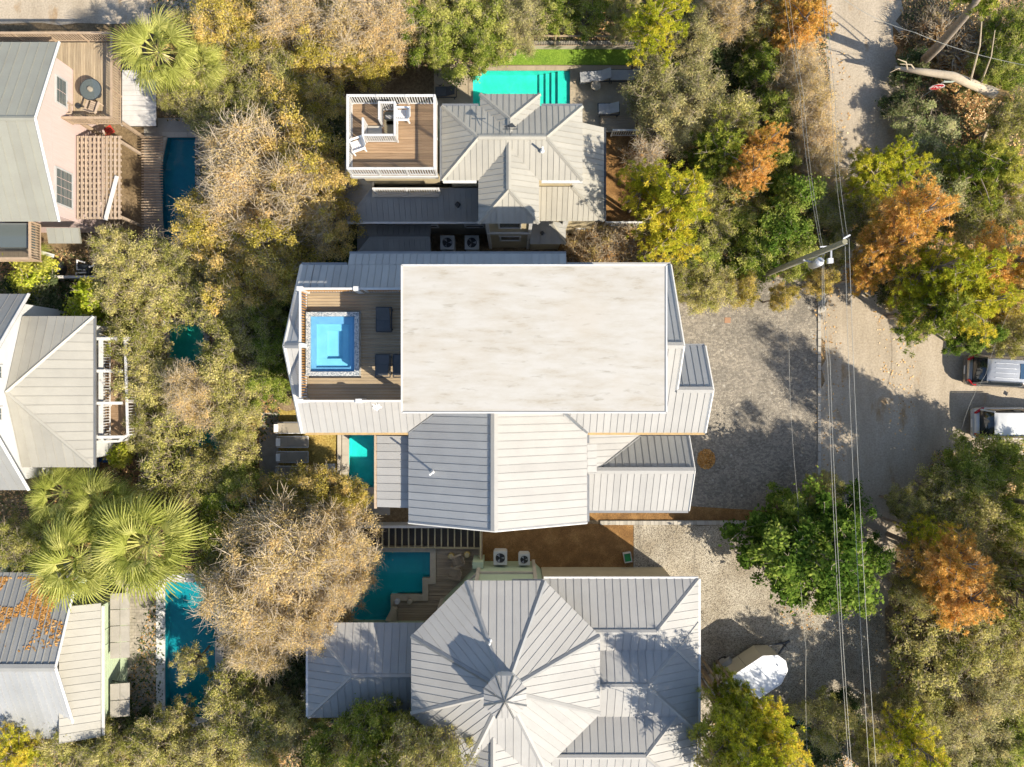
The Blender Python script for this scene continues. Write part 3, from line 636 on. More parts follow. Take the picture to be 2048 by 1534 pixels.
# flat slab roof over the top storey
SL = (-4.66, 6.53, -1.23, 5.0)
sb = MB(); sb.box(SL[0], SL[1], SL[2], SL[3], 13.62, 13.97); sb.build('roof_slab', M('membrane'), D)
for a, b in (((SL[0], SL[2]), (SL[1], SL[2])), ((SL[1], SL[2]), (SL[1], SL[3])), ((SL[1], SL[3]), (SL[0], SL[3])), ((SL[0], SL[3]), (SL[0], SL[2]))):
    MB().bar((*a, 13.9), (*b, 13.9), .07, .22).build('drip_edge', M('rake_white'), D)
wall(D, -3.3, 6.0, -.7, 4.5, 8.85, 13.6, wl)
for y in (-1.0, 4.75): MB().box(-4.5, -4.3, y-.1, y+.1, 10.5, 13.6).build('column', M('paint_white'), D)
MB().box(-3.36, -3.31, 0, 3.8, 10.55, 12.9).build('glass_door', M('glass_dark'), D)
# rooftop deck
ZD = 10.5; SPA = (-9.60, -7.12, .35, 3.33)
deck_boards(D, -9.66, -3.35, -.74, 4.30, ZD, .142, 'wood_pale', 'x', SPA)
MB().box(-9.62, -3.4, -.79, -.745, ZD-.5, ZD).build('fascia_board', M('wood_orange'), D)
railing(D, [(-3.9, 4.33, ZD), (-9.68, 4.33, ZD), (-9.68, -.80, ZD), (-4.4, -.80, ZD)], 1.05, .125, 'paint_white', 'wood_orange', 2.6, balw=.05)
for p in ((-9.68, 4.33), (-9.68, 1.75), (-9.68, -.8), (-7.1, 4.33), (-7.0, -.8)): MB().box(p[0]-.14, p[0]+.14, p[1]-.1, p[1]+.1, ZD, ZD+1.14).build('rail_post', M('paint_white'), D)
# plunge pool
SPL = thing('plunge_pool', 'light blue plunge pool with mosaic rim on the rooftop deck', 'pool', (0, 0, 0))
sx0, sx1, sy0, sy1 = SPA; zt = 10.95
for b in ((sx0, sx1, sy1-.2, sy1), (sx0, sx1, sy0, sy0+.2), (sx0, sx0+.2, sy0+.202, sy1-.202), (sx1-.22, sx1, sy0+.202, sy1-.202)):
    MB().box(b[0], b[1], b[2], b[3], ZD-.4, zt).build('mosaic_rim', M('mosaic'), SPL)
ix0, ix1, iy0, iy1 = sx0+.2, sx1-.22, sy0+.2, sy1-.2
MB().box(ix0+.002, ix1-.002, iy0+.002, iy1-.002, 9.9, 10.42).build('basin_floor', M('plaster_spa'), SPL)
for b in ((ix0, ix1, iy1-.34, iy1, 10.62), (ix0, ix1, iy0, iy0+.20, 10.62), (ix0, ix0+.22, iy0+.2, iy1-.34, 10.62), (ix1-.26, ix1, iy0+.2, iy1-.34, 10.62)):
    MB().box(b[0]+.001, b[1]-.001, b[2]+.001, b[3]-.001, 9.9, b[4]+.12).build('tiled_ledge', M('spa_tile'), SPL)
fx0, fx1, fy0, fy1 = ix0+.70, ix1-.62, iy0+.62, iy1-.66
for b in ((ix0+.22, ix1-.26, iy1-.66, iy1-.34), (ix0+.22, ix1-.26, iy0+.2, iy0+.62), (ix0+.22, fx0, fy0, fy1), (fx1, ix1-.26, fy0, fy1)):
    MB().box(b[0]+.001, b[1]-.001, b[2]+.001, b[3]-.001, 9.9, 10.60).build('bench', M('plaster_spa'), SPL)
MB().poly([(ix0, iy0, 10.84), (ix1, iy0, 10.84), (ix1, iy1, 10.84), (ix0, iy1, 10.84)]).build('water', M('water_spa'), SPL)
MB().lathe([(.12, 0), (.12, .03), (.05, .035)], (-8.35, iy1-.16, 10.62), 12).build('skimmer_lid', M('plastic_white'), SPL)

def lounger(label, loc, rz, fab='dark_fabric', pil=None, fr='dark_metal', group=None, L=1.95, w=.66, back=.35):
    T = thing('sun_lounger', label, 'sun lounger', loc, rz, group)
    MB().bar((-L/2, -w/2, .28), (L/2, -w/2, .28), .05, .06).bar((-L/2, w/2, .28), (L/2, w/2, .28), .05, .06).bar((-L/2, -w/2, .28), (-L/2, w/2, .28), .05, .05).bar((L/2, -w/2, .28), (L/2, w/2, .28), .05, .05).build('frame', M(fr), T)
    for sx in (-1, 1):
        for sy in (-1, 1): MB().box(sx*(L/2-.12)-.025, sx*(L/2-.12)+.025, sy*w/2-.025, sy*w/2+.025, 0, .27).build('leg', M(fr), T)
    MB().prism([(-L/2+.6, -w/2+.04, .31), (L/2-.03, -w/2+.04, .31), (L/2-.03, w/2-.04, .31), (-L/2+.6, w/2-.04, .31)], (0, 0, .07)).build('seat_pad', M(fab), T)
    c = -L/2+.6; d = Vector((-.57, 0, back)).normalized()*.62
    MB().prism([(c, -w/2+.04, .32), (c+d.x, -w/2+.04, .32+d.z), (c+d.x, w/2-.04, .32+d.z), (c, w/2-.04, .32)], (0, 0, .07)).build('backrest', M(fab), T)
    if pil: MB().prism([(c+d.x*.55, -w/2+.1, .42+d.z*.5), (c+d.x*.92, -w/2+.1, .42+d.z*.92), (c+d.x*.92, w/2-.1, .42+d.z*.92), (c+d.x*.55, w/2-.1, .42+d.z*.5)], (0, 0, .09)).build('pillow', M(pil), T)
    return T
GL = 'dark deck loungers in the shade of the roof slab'
lounger('dark lounger in full shade beside the plunge pool', W(770, 640, 10.5), math.radians(-90), group=GL, L=1.15, w=.7)
lounger('dark lounger whose foot sticks out into the sun', W(768, 732, 10.5), math.radians(90), group=GL, L=1.05, w=.68)
lounger('dark lounger half hidden under the white slab', W(803, 732, 10.5), math.radians(90), group=GL, L=1.05, w=.68)
T = thing('roof_tarp', 'crumpled white tarp lying on the pale metal roof', 'tarp', W(754, 811, 9.75))
mb = MB(); r2 = random.Random(3); ring = [(.36*r2.uniform(.7, 1.15)*math.cos(t), .3*r2.uniform(.7, 1.2)*math.sin(t)) for t in [i*math.pi/6 for i in range(12)]]
for i in range(12):
    a = ring[i]; b = ring[(i+1) % 12]; mb.poly([(0, 0, .22), (a[0]*.55, a[1]*.55, .12+.08*(i % 2)), (b[0]*.55, b[1]*.55, .12+.08*((i+1) % 2))])
    mb.poly([(a[0]*.55, a[1]*.55, .12+.08*(i % 2)), (a[0], a[1], a[1]*.6-.0), (b[0], b[1], b[1]*.6-.0), (b[0]*.55, b[1]*.55, .12+.08*((i+1) % 2))])
mb.build('sheet', M('tarp_white'), T)

# ================================================================ house with the small square roof deck (north)
E = thing('beach_house', 'beige-roofed house with a small square roof deck and white railings', 'house')
mb_, = (M('metal_beige'),)
K = .47; SPE = .30
R0, R1 = hiproof(E, -3.55, 3.57, 10.3, 14.07, 8.0, K, SPE, mb_, 'x', capm='metal_beige')
hiproof(E, -1.62, 1.42, 12.0, 14.68, 8.0, K, SPE, mb_, 'y', (False, True), 'metal_beige')
hiproof(E, -1.70, 1.37, 8.11, 12.2, 8.0, K, SPE, mb_, 'y', (True, False), 'metal_beige')
for a, b in (((-1.7, 10.2, 8.0), (-.165, 12.1, 8.95)), ((1.37, 10.2, 8.0), (-.165, 12.1, 8.95)), ((-1.62, 14.15, 8.0), (-.1, 12.3, 8.95)), ((1.42, 14.15, 8.0), (-.1, 12.3, 8.95))): pass
wall(E, -3.2, 3.2, 10.62, 13.75, 0, 7.9, 'wall_tan'); wall(E, -1.25, .95, 8.42, 10.6, 0, 7.9, 'wall_tan'); wall(E, -1.2, 1.0, 13.77, 14.3, 0, 7.9, 'wall_tan')
gutter(E, (-3.6, 10.3, 8.0), (-3.6, 14.07, 8.0)); gutter(E, (-3.55, 14.13, 8.0), (-1.7, 14.13, 8.0)); gutter(E, (1.5, 14.13, 8.0), (3.57, 14.13, 8.0)); gutter(E, (1.5, 10.24, 8.0), (3.57, 10.24, 8.0), 'paint_white'); gutter(E, (-3.5, 10.24, 8.0), (-1.8, 10.24, 8.0), 'paint_white')
for x in (-1.32, .98): MB().box(x-.09, x+.09, 8.33, 8.41, 0, 7.85).build('corner_board', M('paint_white'), E)
window(E, (-.12, 8.42, 6.3), 1.15, 1.3, 'y', -1, panes=(1, 3)); window(E, (-.1, 8.42, 2.9), 1.15, 1.2, 'y', -1, panes=(1, 3))
MB().box(-1.4, 1.05, 8.3, 8.41, 4.4, 4.6).build('belt_course', M('paint_white'), E)
vent_pipe(E, V(1.5, 11.55, 8.72), .05, .55)
# lower roofs
ZL = 4.9
slope(E, [V(3.22, 14.1, 5.95), V(3.22, 10.55, 5.95), V(5.06, 8.95, ZL), V(5.06, 14.1, ZL)], SPE, mb_)
slope(E, [V(1.0, 10.55, 5.95), V(3.22, 10.55, 5.95), V(5.06, 8.95, ZL), V(1.0, 8.95, ZL)], SPE, mb_)
cap(E, (3.22, 10.55, 5.95), (5.06, 8.95, ZL), .2, 'metal_beige', 'hip_cap')
gutter(E, (5.12, 8.95, ZL), (5.12, 14.1, ZL), 'dark_metal')
slope(E, [V(-7.5, 10.5, 5.85), V(-1.3, 10.5, 5.85), V(-1.3, 8.92, ZL), V(-9.2, 8.92, ZL)], SPE, M('metal_grey'))
slope(E, [V(-7.5, 10.5, 5.85), V(-9.2, 8.92, ZL), V(-9.2, 12.3, ZL), V(-7.5, 12.3, 5.85)], SPE, M('metal_grey'))
cap(E, (-7.5, 10.5, 5.85), (-9.2, 8.92, ZL), .2, 'metal_grey', 'hip_cap'); gutter(E, (-9.2, 8.87, ZL), (-1.4, 8.87, ZL), 'paint_white')
wall(E, 1.2, 4.75, 9.3, 13.9, 0, 4.8, 'wall_tan'); wall(E, -6.2, -1.4, 9.25, 10.6, 0, 4.8, 'wall_greige'); wall(E, -7.9, -6.22, 9.3, 10.6, 0, 4.8, 'wall_greige')
MB().box(2.9, 3.2, 9.15, 9.28, 0, 4.8).build('corner_board', M('paint_white'), E); MB().box(1.0, 1.19, 9.0, 9.28, 0, 4.8).build('corner_board', M('paint_white'), E)
window(E, (2.3, 9.28, 2.2), .5, .7, 'y', -1, panes=(1, 1)); window(E, (4.1, 9.28, 1.2), .5, .7, 'y', -1, panes=(1, 1))
window(E, (-2.2, 9.24, 2.4), 1.1, .6, 'y', -1, panes=(1, 2), gmat='glass_dark'); window(E, (-4.9, 9.24, 2.4), 1.1, .6, 'y', -1, panes=(1, 2), gmat='glass_dark')
MB().lathe([(.16, 0), (.16, .22), (.1, .25)], (-2.95, 9.7, 5.35), 4).build('roof_vent', M('dark_metal'), E)
# porch roofs close to the ground
hiproof(E, -8.95, -4.7, 7.6, 9.2, 2.9, .5, SPE, M('metal_grey'), 'x', (True, False), 'metal_grey')
wall(E, -8.4, -5.0, 8.0, 9.15, 0, 2.8, 'wall_greige')
slope(E, [V(1.05, 9.25, 3.6), V(2.2, 9.25, 3.6), V(3.1, 8.05, 3.0), V(1.05, 8.05, 3.0)], SPE, M('metal_grey')); slope(E, [V(2.2, 9.25, 3.6), V(3.1, 9.25, 3.0), V(3.1, 8.05, 3.0)], SPE, M('metal_grey'))
cap(E, (2.2, 9.25, 3.6), (3.1, 8.05, 3.0), .2, 'metal_beige', 'hip_cap'); wall(E, 1.1, 2.85, 8.3, 9.2, 0, 2.95, 'wall_tan'); MB().lathe([(.12, 0), (.12, .2), (.08, .22)], (1.75, 8.6, 3.28), 4).build('roof_vent', M('dark_metal'), E)
# roof deck tower
TX0, TX1, TY0, TY1, TZ = -8.12, -3.78, 10.55, 14.2, 8.0
wall(E, TX0+.3, TX1-.1, TY0+.3, TY1-.2, 0, 7.5, 'wall_tan')
SW = (-6.48, -5.86, 12.35, 13.75)
deck_boards(E, TX0, TX1, TY0, TY1, TZ, .14, 'wood_warm', 'x', SW)
MB().box(TX0-.03, TX1+.03, TY0-.07, TY0-.005, TZ-.3, TZ+.0).build('fascia_board', M('paint_white'), E); MB().box(TX0-.07, TX0-.005, TY0-.07, TY1, TZ-.3, TZ).build('fascia_board', M('paint_white'), E)
railing(E, [(TX1-.03, TY0+.03, TZ), (TX0+.03, TY0+.03, TZ), (TX0+.03, TY1-.03, TZ), (TX1-.03, TY1-.03, TZ), (TX1-.03, TY0+.03, TZ)], 1.05, .13, 'paint_white', None, 1.45, railw=.12)
railing(E, [(-7.35, 13.05, TZ), (-7.35, 12.25, TZ), (-5.78, 12.25, TZ), (-5.78, 13.85, TZ), (-6.55, 13.85, TZ), (-6.55, 13.05, TZ)], 1.0, .115, 'paint_white', None, 1.6, 'stair_railing', railw=.1)
MB().box(-7.3, -6.58, 12.32, 13.02, TZ-.01, TZ+.12).build('stair_landing', M('concrete_pale'), E)
for i in range(6): MB().box(SW[0]+.02, SW[1]-.02, SW[3]-.22*(i+1), SW[3]-.22*i-.02, TZ-.25*(i+1)-.05, TZ-.25*(i+1)).build('stair_tread', M('paint_white'), E)
railing(E, [(-3.85, 10.18, 5.95), (-7.25, 10.18, 5.95)], .95, .13, 'paint_white', None, 1.5, 'balcony_railing')
MB().box(-7.5, -3.9, 10.0, 10.5, 5.86, 5.95).build('balcony_floor', M('concrete_pale'), E)
# finial with pointer where the ridges cross
wv = thing('weathervane', 'small weathervane finial where the beige roof ridges cross', 'weathervane', (-.1, 12.19, 9.14))
MB().tube([(0, 0, 0), (0, 0, 1.2)], .02, 6).build('rod', M('dark_metal'), wv); MB().bar((-.35, 0, .85), (.35, 0, .85), .03, .03).bar((0, -.35, .95), (0, .35, .95), .03, .03).prism([(-.3, 0, 1.1), (.1, .2, 1.1), (.3, 0, 1.1), (.1, -.02, 1.1)], (0, 0, .03)).build('pointer', M('dark_metal'), wv)
def white_chair(label, loc, rz, mat='plastic_white', slats=False, group=None):
    T = thing('patio_chair', label, 'chair', loc, rz, group)
    for i in range(5): MB().box(-.27+i*.11, -.18+i*.11, -.26, .26, .38, .41).build('seat_slat', M(mat), T)
    for i in range(5): MB().prism([(-.3, -.25+i*.105, .4), (-.3, -.165+i*.105, .4), (-.5, -.165+i*.105, .92), (-.5, -.25+i*.105, .92)], (.025, 0, .01)).build('back_slat', M(mat), T)
    for s in (-1, 1):
        MB().bar((-.4, s*.31, .58), (.3, s*.31, .6), .1, .03).build('arm', M(mat), T); MB().bar((.26, s*.29, 0), (.26, s*.29, .58), .05, .07).build('leg', M(mat), T); MB().bar((-.34, s*.27, 0), (-.3, s*.27, .56), .05, .07).build('leg', M(mat), T)
    return T
white_chair('white slatted chair in the lower left corner of the roof deck', W(717, 297, 8.2), math.radians(200), 'plastic_white', group='white chairs on the roof deck')
white_chair('white slatted chair beside the stair railing on the roof deck', W(806, 236, 8.2), math.radians(180), 'plastic_white', group='white chairs on the roof deck')
def ac_unit(label, loc, rz, group, s=.85):
    T = thing('air_conditioner', label, 'air conditioner', loc, rz, group); h = .8
    b = MB(); e = .09; q = [(-s/2+e, -s/2), (s/2-e, -s/2), (s/2, -s/2+e), (s/2, s/2-e), (s/2-e, s/2), (-s/2+e, s/2), (-s/2, s/2-e), (-s/2, -s/2+e)]
    b.prism([(*p, 0) for p in q], (0, 0, h-.1)).build('case', M('ac_case'), T)
    t = MB(); n = 24; ring = [(.36*s*2*.5*math.cos(i*2*math.pi/n)*1.0, .36*s*math.sin(i*2*math.pi/n)) for i in range(n)]; out = []
    for i in range(n):
        a = i*2*math.pi/n; c, d = math.cos(a), math.sin(a); m = max(abs(c), abs(d)); out.append((c/m*s/2*.985, d/m*s/2*.985))
    for i in range(n):
        j = (i+1) % n; t.poly([(*ring[i], h), (*ring[j], h), (*out[j], h-.01), (*out[i], h-.01)]); t.poly([(*ring[i], h), (*ring[j], h), (*ring[j], h-.12), (*ring[i], h-.12)]); t.poly([(*out[i], h-.01), (*out[j], h-.01), (*out[j], h-.1), (*out[i], h-.1)])
    t.build('top_cover', M('ac_case'), T)
    MB().lathe([(.34*s, h-.098), (.34*s, h-.09)], (0, 0, 0), 20).build('fan_well', M('fan_black'), T)
    for k in range(3):
        a = k*2*math.pi/3; MB().prism([(.05*math.cos(a), .05*math.sin(a), h-.07), (.3*s*math.cos(a-.25), .3*s*math.sin(a-.25), h-.08), (.32*s*math.cos(a+.35), .32*s*math.sin(a+.35), h-.04)], (0, 0, .01)).build('fan_blade', M('fan_blade'), T)
    MB().lathe([(.06, h-.06), (.06, h-.02)], (0, 0, 0), 10).build('fan_hub', M('fan_black'), T)
    g = MB()
    for rr in (.12, .2, .28):
        g.tube([(rr*s/.85*math.cos(i*math.pi/8), rr*s/.85*math.sin(i*math.pi/8), h-.005) for i in range(17)], .004, 4)
    g.build('fan_guard', M('dark_metal'), T)
    return T
GA = 'air conditioners beside house walls'
ac_unit('air conditioner in the dark gap, left one of two below the beige-roofed house', W(897, 490, .8), 0, GA)
ac_unit('air conditioner in the dark gap, right one of two below the beige-roofed house', W(945, 490, .8), 0, GA)
ac_unit('larger air conditioner with pale fan on the brown mulch', W(1001, 1110, .8), 0, GA, .82)
ac_unit('smaller air conditioner with black fan on the brown mulch', W(1048, 1113, .8), 0, GA, .68)
# yard railings and furniture around the north house
YR_ = thing('porch_railing', 'white railing along the deck edge under the yellow pine', 'railing'); railing(YR_, [W(1208, 452, .5), W(1335, 452, .5)], 1.0, .14, 'paint_white'); MB().box(W(1208, 0).x, W(1335, 0).x, W(0, 468).y, W(0, 450).y, .2, .5).build('deck_edge', M('wood_pale'), YR_)
YR2 = thing('porch_railing', 'white railing between the shaded deck and the leafy courtyard', 'railing'); railing(YR2, [W(1222, 272, .4), W(1334, 272, .4)], 1.0, .14, 'paint_white')
SD = thing('side_deck', 'shaded grey deck beside the turquoise pool terrace', 'deck'); deck_boards(SD, W(1200, 0).x, W(1270, 0).x, W(0, 268).y, W(0, 236).y, .35, .14, 'wood_grey', 'x')
GP = 'loungers around the turquoise pool'
lounger('taupe slatted lounger left of the turquoise pool, in the sun', W(897, 152, .4), math.radians(180), 'taupe_fabric', None, 'dark_metal', GP, 1.25, .62)
lounger('dark lounger left of the turquoise pool, in house shadow', W(893, 188, .4), math.radians(180), 'dark_fabric', None, 'dark_metal', GP, 1.25, .62)
lounger('grey lounger with raised back right of the turquoise pool', W(1190, 157, .4), math.radians(185), 'grey_fabric', None, 'dark_metal', GP, 1.95, .7)
lounger('grey lounger partly under the grey-gold oak by the pool', W(1250, 155, .4), math.radians(180), 'grey_fabric', None, 'dark_metal', GP, 1.95, .7)
lounger('grey lounger beside the corner of the beige lower roof', W(1216, 222, .4), math.radians(180), 'grey_fabric', None, 'dark_metal', GP, 1.3, .7)
def round_table(label, loc, r, mat, h=.5, name='side_table', legs=True):
    T = thing(name, label, 'table', loc); MB().lathe([(r, h-.04), (r, h), (r*.95, h+.005)], (0, 0, 0), 20).build('table_top', M(mat), T); MB().lathe([(.05, 0), (.05, h-.05)], (0, 0, 0), 8).build('leg', M('dark_metal'), T); MB().lathe([(r*.5, 0), (r*.5, .03)], (0, 0, 0), 12).build('base', M('dark_metal'), T); return T
round_table('small round wicker table between pool loungers', W(1190, 178, .4), .3, 'taupe_fabric'); round_table('small round table between the left pool loungers', W(880, 168, .4), .26, 'taupe_fabric')
FN = thing('garden_fence', 'dark railing fence along the wall behind the green turf', 'fence'); railing(FN, [W(1052, 92, .45), W(1282, 92, .45)], 1.25, .15, 'wood_rail', 'dark_metal', 2.0, balw=.025)
setp(MB().box(W(1052, 0).x, W(1285, 0).x, W(0, 99).y, W(0, 92).y+.1, 0, .45).build('garden_wall', M('limestone')), 'low pale wall behind the green turf', 'wall')

# ================================================================ house with the turret (south)
F = thing('beach_house', 'white-roofed house with an octagonal turret roof and cupola', 'house')
FC = V(-.33, -14.98, 0); AP = 4.85; ZO, ZA = 7.5, 9.42; RR = AP/math.cos(math.pi/8)
oc = [FC+V(RR*math.cos(math.pi/8+i*math.pi/4), RR*math.sin(math.pi/8+i*math.pi/4), ZO) for i in range(8)]; apx = FC+V(0, 0, ZA)
for i in range(8):
    slope(F, [oc[i], oc[(i+1) % 8], apx], .42, mw); cap(F, oc[i], apx, .26, 'flashing' if i in (1, 2, 3, 0) else 'metal_white', 'hip_cap', .06)
ow = [FC+V((RR-.95)*math.cos(math.pi/8+i*math.pi/4), (RR-.95)*math.sin(math.pi/8+i*math.pi/4), 0) for i in range(8)]
MB().prism(ow, (0, 0, ZO-.08)).build('turret_wall', M('wall_green'), F)
for i in range(8):
    MB().bar(ow[i]*1.0+V(0, 0, 0), ow[i]+V(0, 0, ZO-.1), .2, .2).build('corner_board', M('limestone'), F)
for i in (1, 2, 3):
    a, b = ow[i], ow[(i+1) % 8]; d = (b-a).normalized(); nn = V(d.y, -d.x, 0)
    for zz in (2.9, 5.4): MB().bar(a+nn*.04+V(0, 0, zz), b+nn*.04+V(0, 0, zz), .14, .2).build('belt_course', M('limestone'), F)
dr = [FC+V(.9*math.cos(math.pi/8+i*math.pi/4), .9*math.sin(math.pi/8+i*math.pi/4), 8.85) for i in range(8)]
MB().prism(dr, (0, 0, 1.2)).build('cupola_drum', M('paint_white'), F)
ca = FC+V(0, 0, 10.55); cr = [FC+V(1.1*math.cos(math.pi/8+i*math.pi/4), 1.1*math.sin(math.pi/8+i*math.pi/4), 10.06) for i in range(8)]
for i in range(8): slope(F, [cr[i], cr[(i+1) % 8], ca], .3, mw, 'cupola_roof', .06); cap(F, cr[i], ca, .12, 'flashing', 'hip_cap', .04)
vent_pipe(F, V(-1.1, -12.85, 8.55), .05, .5)
SPF = .42
# west wing
hiproof(F, -11.2, -1.5, -18.35, -13.13, 5.0, .32, SPF, mw, 'x', (True, False), 'metal_white')
wall(F, -10.7, -3.5, -17.9, -14.65, 0, 4.9, 'wall_green')
MB().bar((-8.9, -13.45, 4.62), (-3.4, -13.45, 4.62), .3, .3).build('porch_beam', M('wall_green'), F)
# east wing: three hipped roofs stepping back
hiproof(F, 0, 9.98, -15.4, -10.46, 6.0, .42, SPF, mw, 'x', (False, True), 'metal_white')
hiproof(F, 0, 9.96, -18.6, -12.76, 6.0, .42, SPF, mw, 'x', (False, True), 'metal_white')
hiproof(F, 0, 9.94, -22.4, -16.4, 5.9, .40, SPF, mw, 'x', (False, True), 'metal_white')
wall(F, 3.0, 9.3, -22, -11.42, 0, 5.9, 'wall_tan')
for i in range(26): MB().box(1.8, 9.36, -11.415, -11.375, .22*i+.02, .22*i+.2).build('siding_board', M('wood_lattice' if 0 else 'wall_tan'), F)
hiproof(F, -5.5, 3.6, -24, -17.8, 6.2, .45, SPF, mw, 'y', (False, False), 'metal_white'); wall(F, -5.0, 3.0, -24, -18.5, 0, 6.1, 'wall_green')
gutter(F, (10.04, -22.4, 6.0), (10.04, -10.46, 6.0), 'paint_white'); gutter(F, (1.7, -10.41, 6.0), (9.98, -10.41, 6.0), 'paint_white'); gutter(F, (-11.26, -18.3, 5.0), (-11.26, -13.1, 5.0), 'paint_white')
MB().box(-2.35, -1.7, -10.98, -10.6, 0, 1.9).build('utility_box', M('wall_green'), F)
# deck by the stepped pool
ZK = .16
FD = thing('pool_deck', 'weathered timber deck beside the stepped teal pool', 'deck')
dx1 = W(962, 0).x
deck_boards(FD, XC+2*_h+.02, dx1, W(0, 1152).y, y_ if False else W(0, 1096).y, ZK, .145, 'wood_grey', 'x')
deck_boards(FD, XB+2*_h+.02, dx1-.3, W(0, 1186).y-.1, W(0, 1152).y-.01, ZK, .145, 'wood_grey', 'x')
deck_boards(FD, XA+2*_h+.02, dx1-1.2, W(0, 1252).y, W(0, 1186).y-.12, ZK, .145, 'wood_grey', 'x')
PG = thing('deck_joists', 'row of bare pale joists over the dark strip behind the pool', 'joists')
MB().bar(W(745, 1094, .5), W(960, 1096, .5), .08, .14).build('beam', M('wood_joist'), PG); MB().bar(W(745, 1050, .5), W(960, 1050, .5), .08, .14).build('beam', M('wood_joist'), PG)
jm = boxmesh('joist', .07, 1.42, .16, 'wood_joist')
for i in range(16): place('joist', jm, None, PG, W(765+i*13.1, 1072, .5)+V(0, 0, .02))
setp(MB().box(W(740, 0).x, W(960, 0).x, W(0, 1094).y, W(0, 1051).y, .015, .03).build('dark_strip', M('wood_dark')), 'dark strip under the bare joists', None, None, 'structure')  # flat dark sheet below the joists
setp(MB().box(W(660, 0).x, W(965, 0).x, W(0, 1049).y, W(0, 1044).y, 0, 1.1).build('boundary_wall', M('stone_white')), 'white boundary wall behind the row of bare joists', 'wall')
FE = thing('boundary_fence', 'timber fence panel between deck and mulch bed', 'fence'); MB().bar(W(961, 1065, 1.3), W(961, 1135, 1.3), .1, .08).build('top_rail', M('wood_joist'), FE)
pmesh = boxmesh('fence_board', .03, .12, 1.25, 'wood_grey')
for i in range(14): place('fence_board', pmesh, None, FE, W(964, 1067+i*4.6, .63))
GC = 'dark slatted chairs on the timber deck'
for (u, v, a, lb) in ((915, 1118, 200, 'upper'), (909, 1142, 165, 'lower')): white_chair('dark slatted timber chair on the pool deck, the %s of two' % lb, W(u, v, .35), math.radians(a), 'wood_grey', group=GC)
for (u, v, lb) in ((903, 1110, 'left of the upper dark chair'), (935, 1107, 'right of the upper dark chair')):
    T = thing('garden_stool', 'round yellow stool '+lb, 'stool', W(u, v, .16), 0, 'yellow stools'); MB().lathe([(.12, 0), (.19, .1), (.2, .3), (.14, .42), (.1, .43)], (0, 0, 0), 16).build('drum', M('lamp_yellow'), T, True); MB().lathe([(.14, .42), (.15, .44), (.1, .45)], (0, 0, 0), 16).build('seat', M('wood_joist'), T)
for (u, v, mt, lb) in ((796, 1200, 'insulator', 'white'), (821, 1200, 'coping_tan', 'cream')):
    T = thing('deck_stool', 'round %s stool on the deck below the stepped pool' % lb, 'stool', W(u, v, .16), 0, 'round stools'); MB().lathe([(.12, 0), (.17, .15), (.17, .35), (.12, .45)], (0, 0, 0), 16).build('drum', M(mt), T, True); MB().lathe([(.13, .44), (.13, .47)], (0, 0, 0), 16).build('seat', M(mt), T)
setp(MB().bar(W(790, 1214, .5), W(776, 1240, .5), .3, .5).build('bench_block', M('coping_tan')), 'pale oblong bench block beside the stepped pool', 'bench')
T = thing('storage_crate', 'green-lined crate on the mulch by the gravel drive', 'crate', W(1254, 1113, 0), math.radians(10)); 
for s in (-1, 1): MB().box(s*.22-.02, s*.22+.02, -.3, .3, 0, .35).build('side', M('ac_case'), T); MB().box(-.198, .198, s*.28-.02, s*.28+.02, 0, .35).build('end', M('ac_case'), T)
MB().box(-.19, .19, -.25, .25, 0, .2).build('liner', M('plastic_green'), T)

# ================================================================ pink house (top left)
A = thing('beach_house', 'pink-walled house with grey ribbed roof, timber deck and pergola', 'house')
hiproof(A, -36, -24.75, 8.85, 18.66, 5.2, .40, .5, M('metal_olive'), 'x', (False, False), 'metal_olive')
cap(A, (-24.75, 8.85, 5.2), (-24.75, 13.755, 7.16), .16, 'rake_white', 'rake_trim', .06); cap(A, (-24.75, 18.66, 5.2), (-24.75, 13.755, 7.16), .16, 'rake_white', 'rake_trim', .06)
wall(A, -36, -25.25, 9.35, 18.05, 0, 5.0, 'wall_pink'); MB().prism([(-25.25, 9.35, 5.02), (-25.25, 18.05, 5.02), (-25.25, 13.755, 6.85)], (-.12, 0, 0)).build('gable_wall', M('wall_pink'), A)
window(A, (-25.25, 16.35, 4.25), 1.5, .95, 'x', 1, 'wall_grey', (2, 3)); window(A, (-25.25, 11.0, 4.0), 2.0, 1.5, 'x', 1, 'wall_grey', (4, 3))
AZ = 3.2
deck_boards(A, -25.22, -22.5, 14.95, 19.6, AZ, .145, 'wood_pale_y', 'y'); deck_boards(A, -36, -25.24, 18.1, 19.6, AZ, .145, 'wood_pale_y', 'y')
railing(A, [(-25.2, 14.9, AZ), (-22.45, 14.9, AZ), (-22.45, 19.65, AZ), (-35.5, 19.65, AZ)], 1.0, .15, 'wood_rail', None, 1.8, railw=.13)
for p in ((-22.6, 15.1), (-22.6, 19.4), (-25.0, 15.1)): MB().box(p[0]-.08, p[0]+.08, p[1]-.08, p[1]+.08, 0, AZ-.22).build('deck_post', M('wood_rail'), A)
# pergola lattice
PZ = 2.9; px0, px1, py0, py1 = -25.15, -22.75, 9.5, 14.3
for i in range(11): MB().box(px0+.24*i, px0+.24*i+.09, py0, py1, PZ, PZ+.09).build('pergola_slat', M('wood_lattice'), A)
for i in range(15): MB().box(px0-.05, px1+.1, py0+.04+.335*i, py0+.15+.335*i, PZ-.12, PZ-.005).build('pergola_beam', M('wood_lattice'), A)
for p in ((-22.8, 9.7), (-22.8, 14.1)): MB().box(p[0]-.07, p[0]+.07, p[1]-.07, p[1]+.07, 0, PZ-.13).build('pergola_post', M('wood_lattice'), A)
setp(MB().bar(W(234, 352, 3.1), W(211, 440, 3.1), .22, .05).build('plank', M('paint_white')), 'white plank lying across the pergola lattice', 'plank')
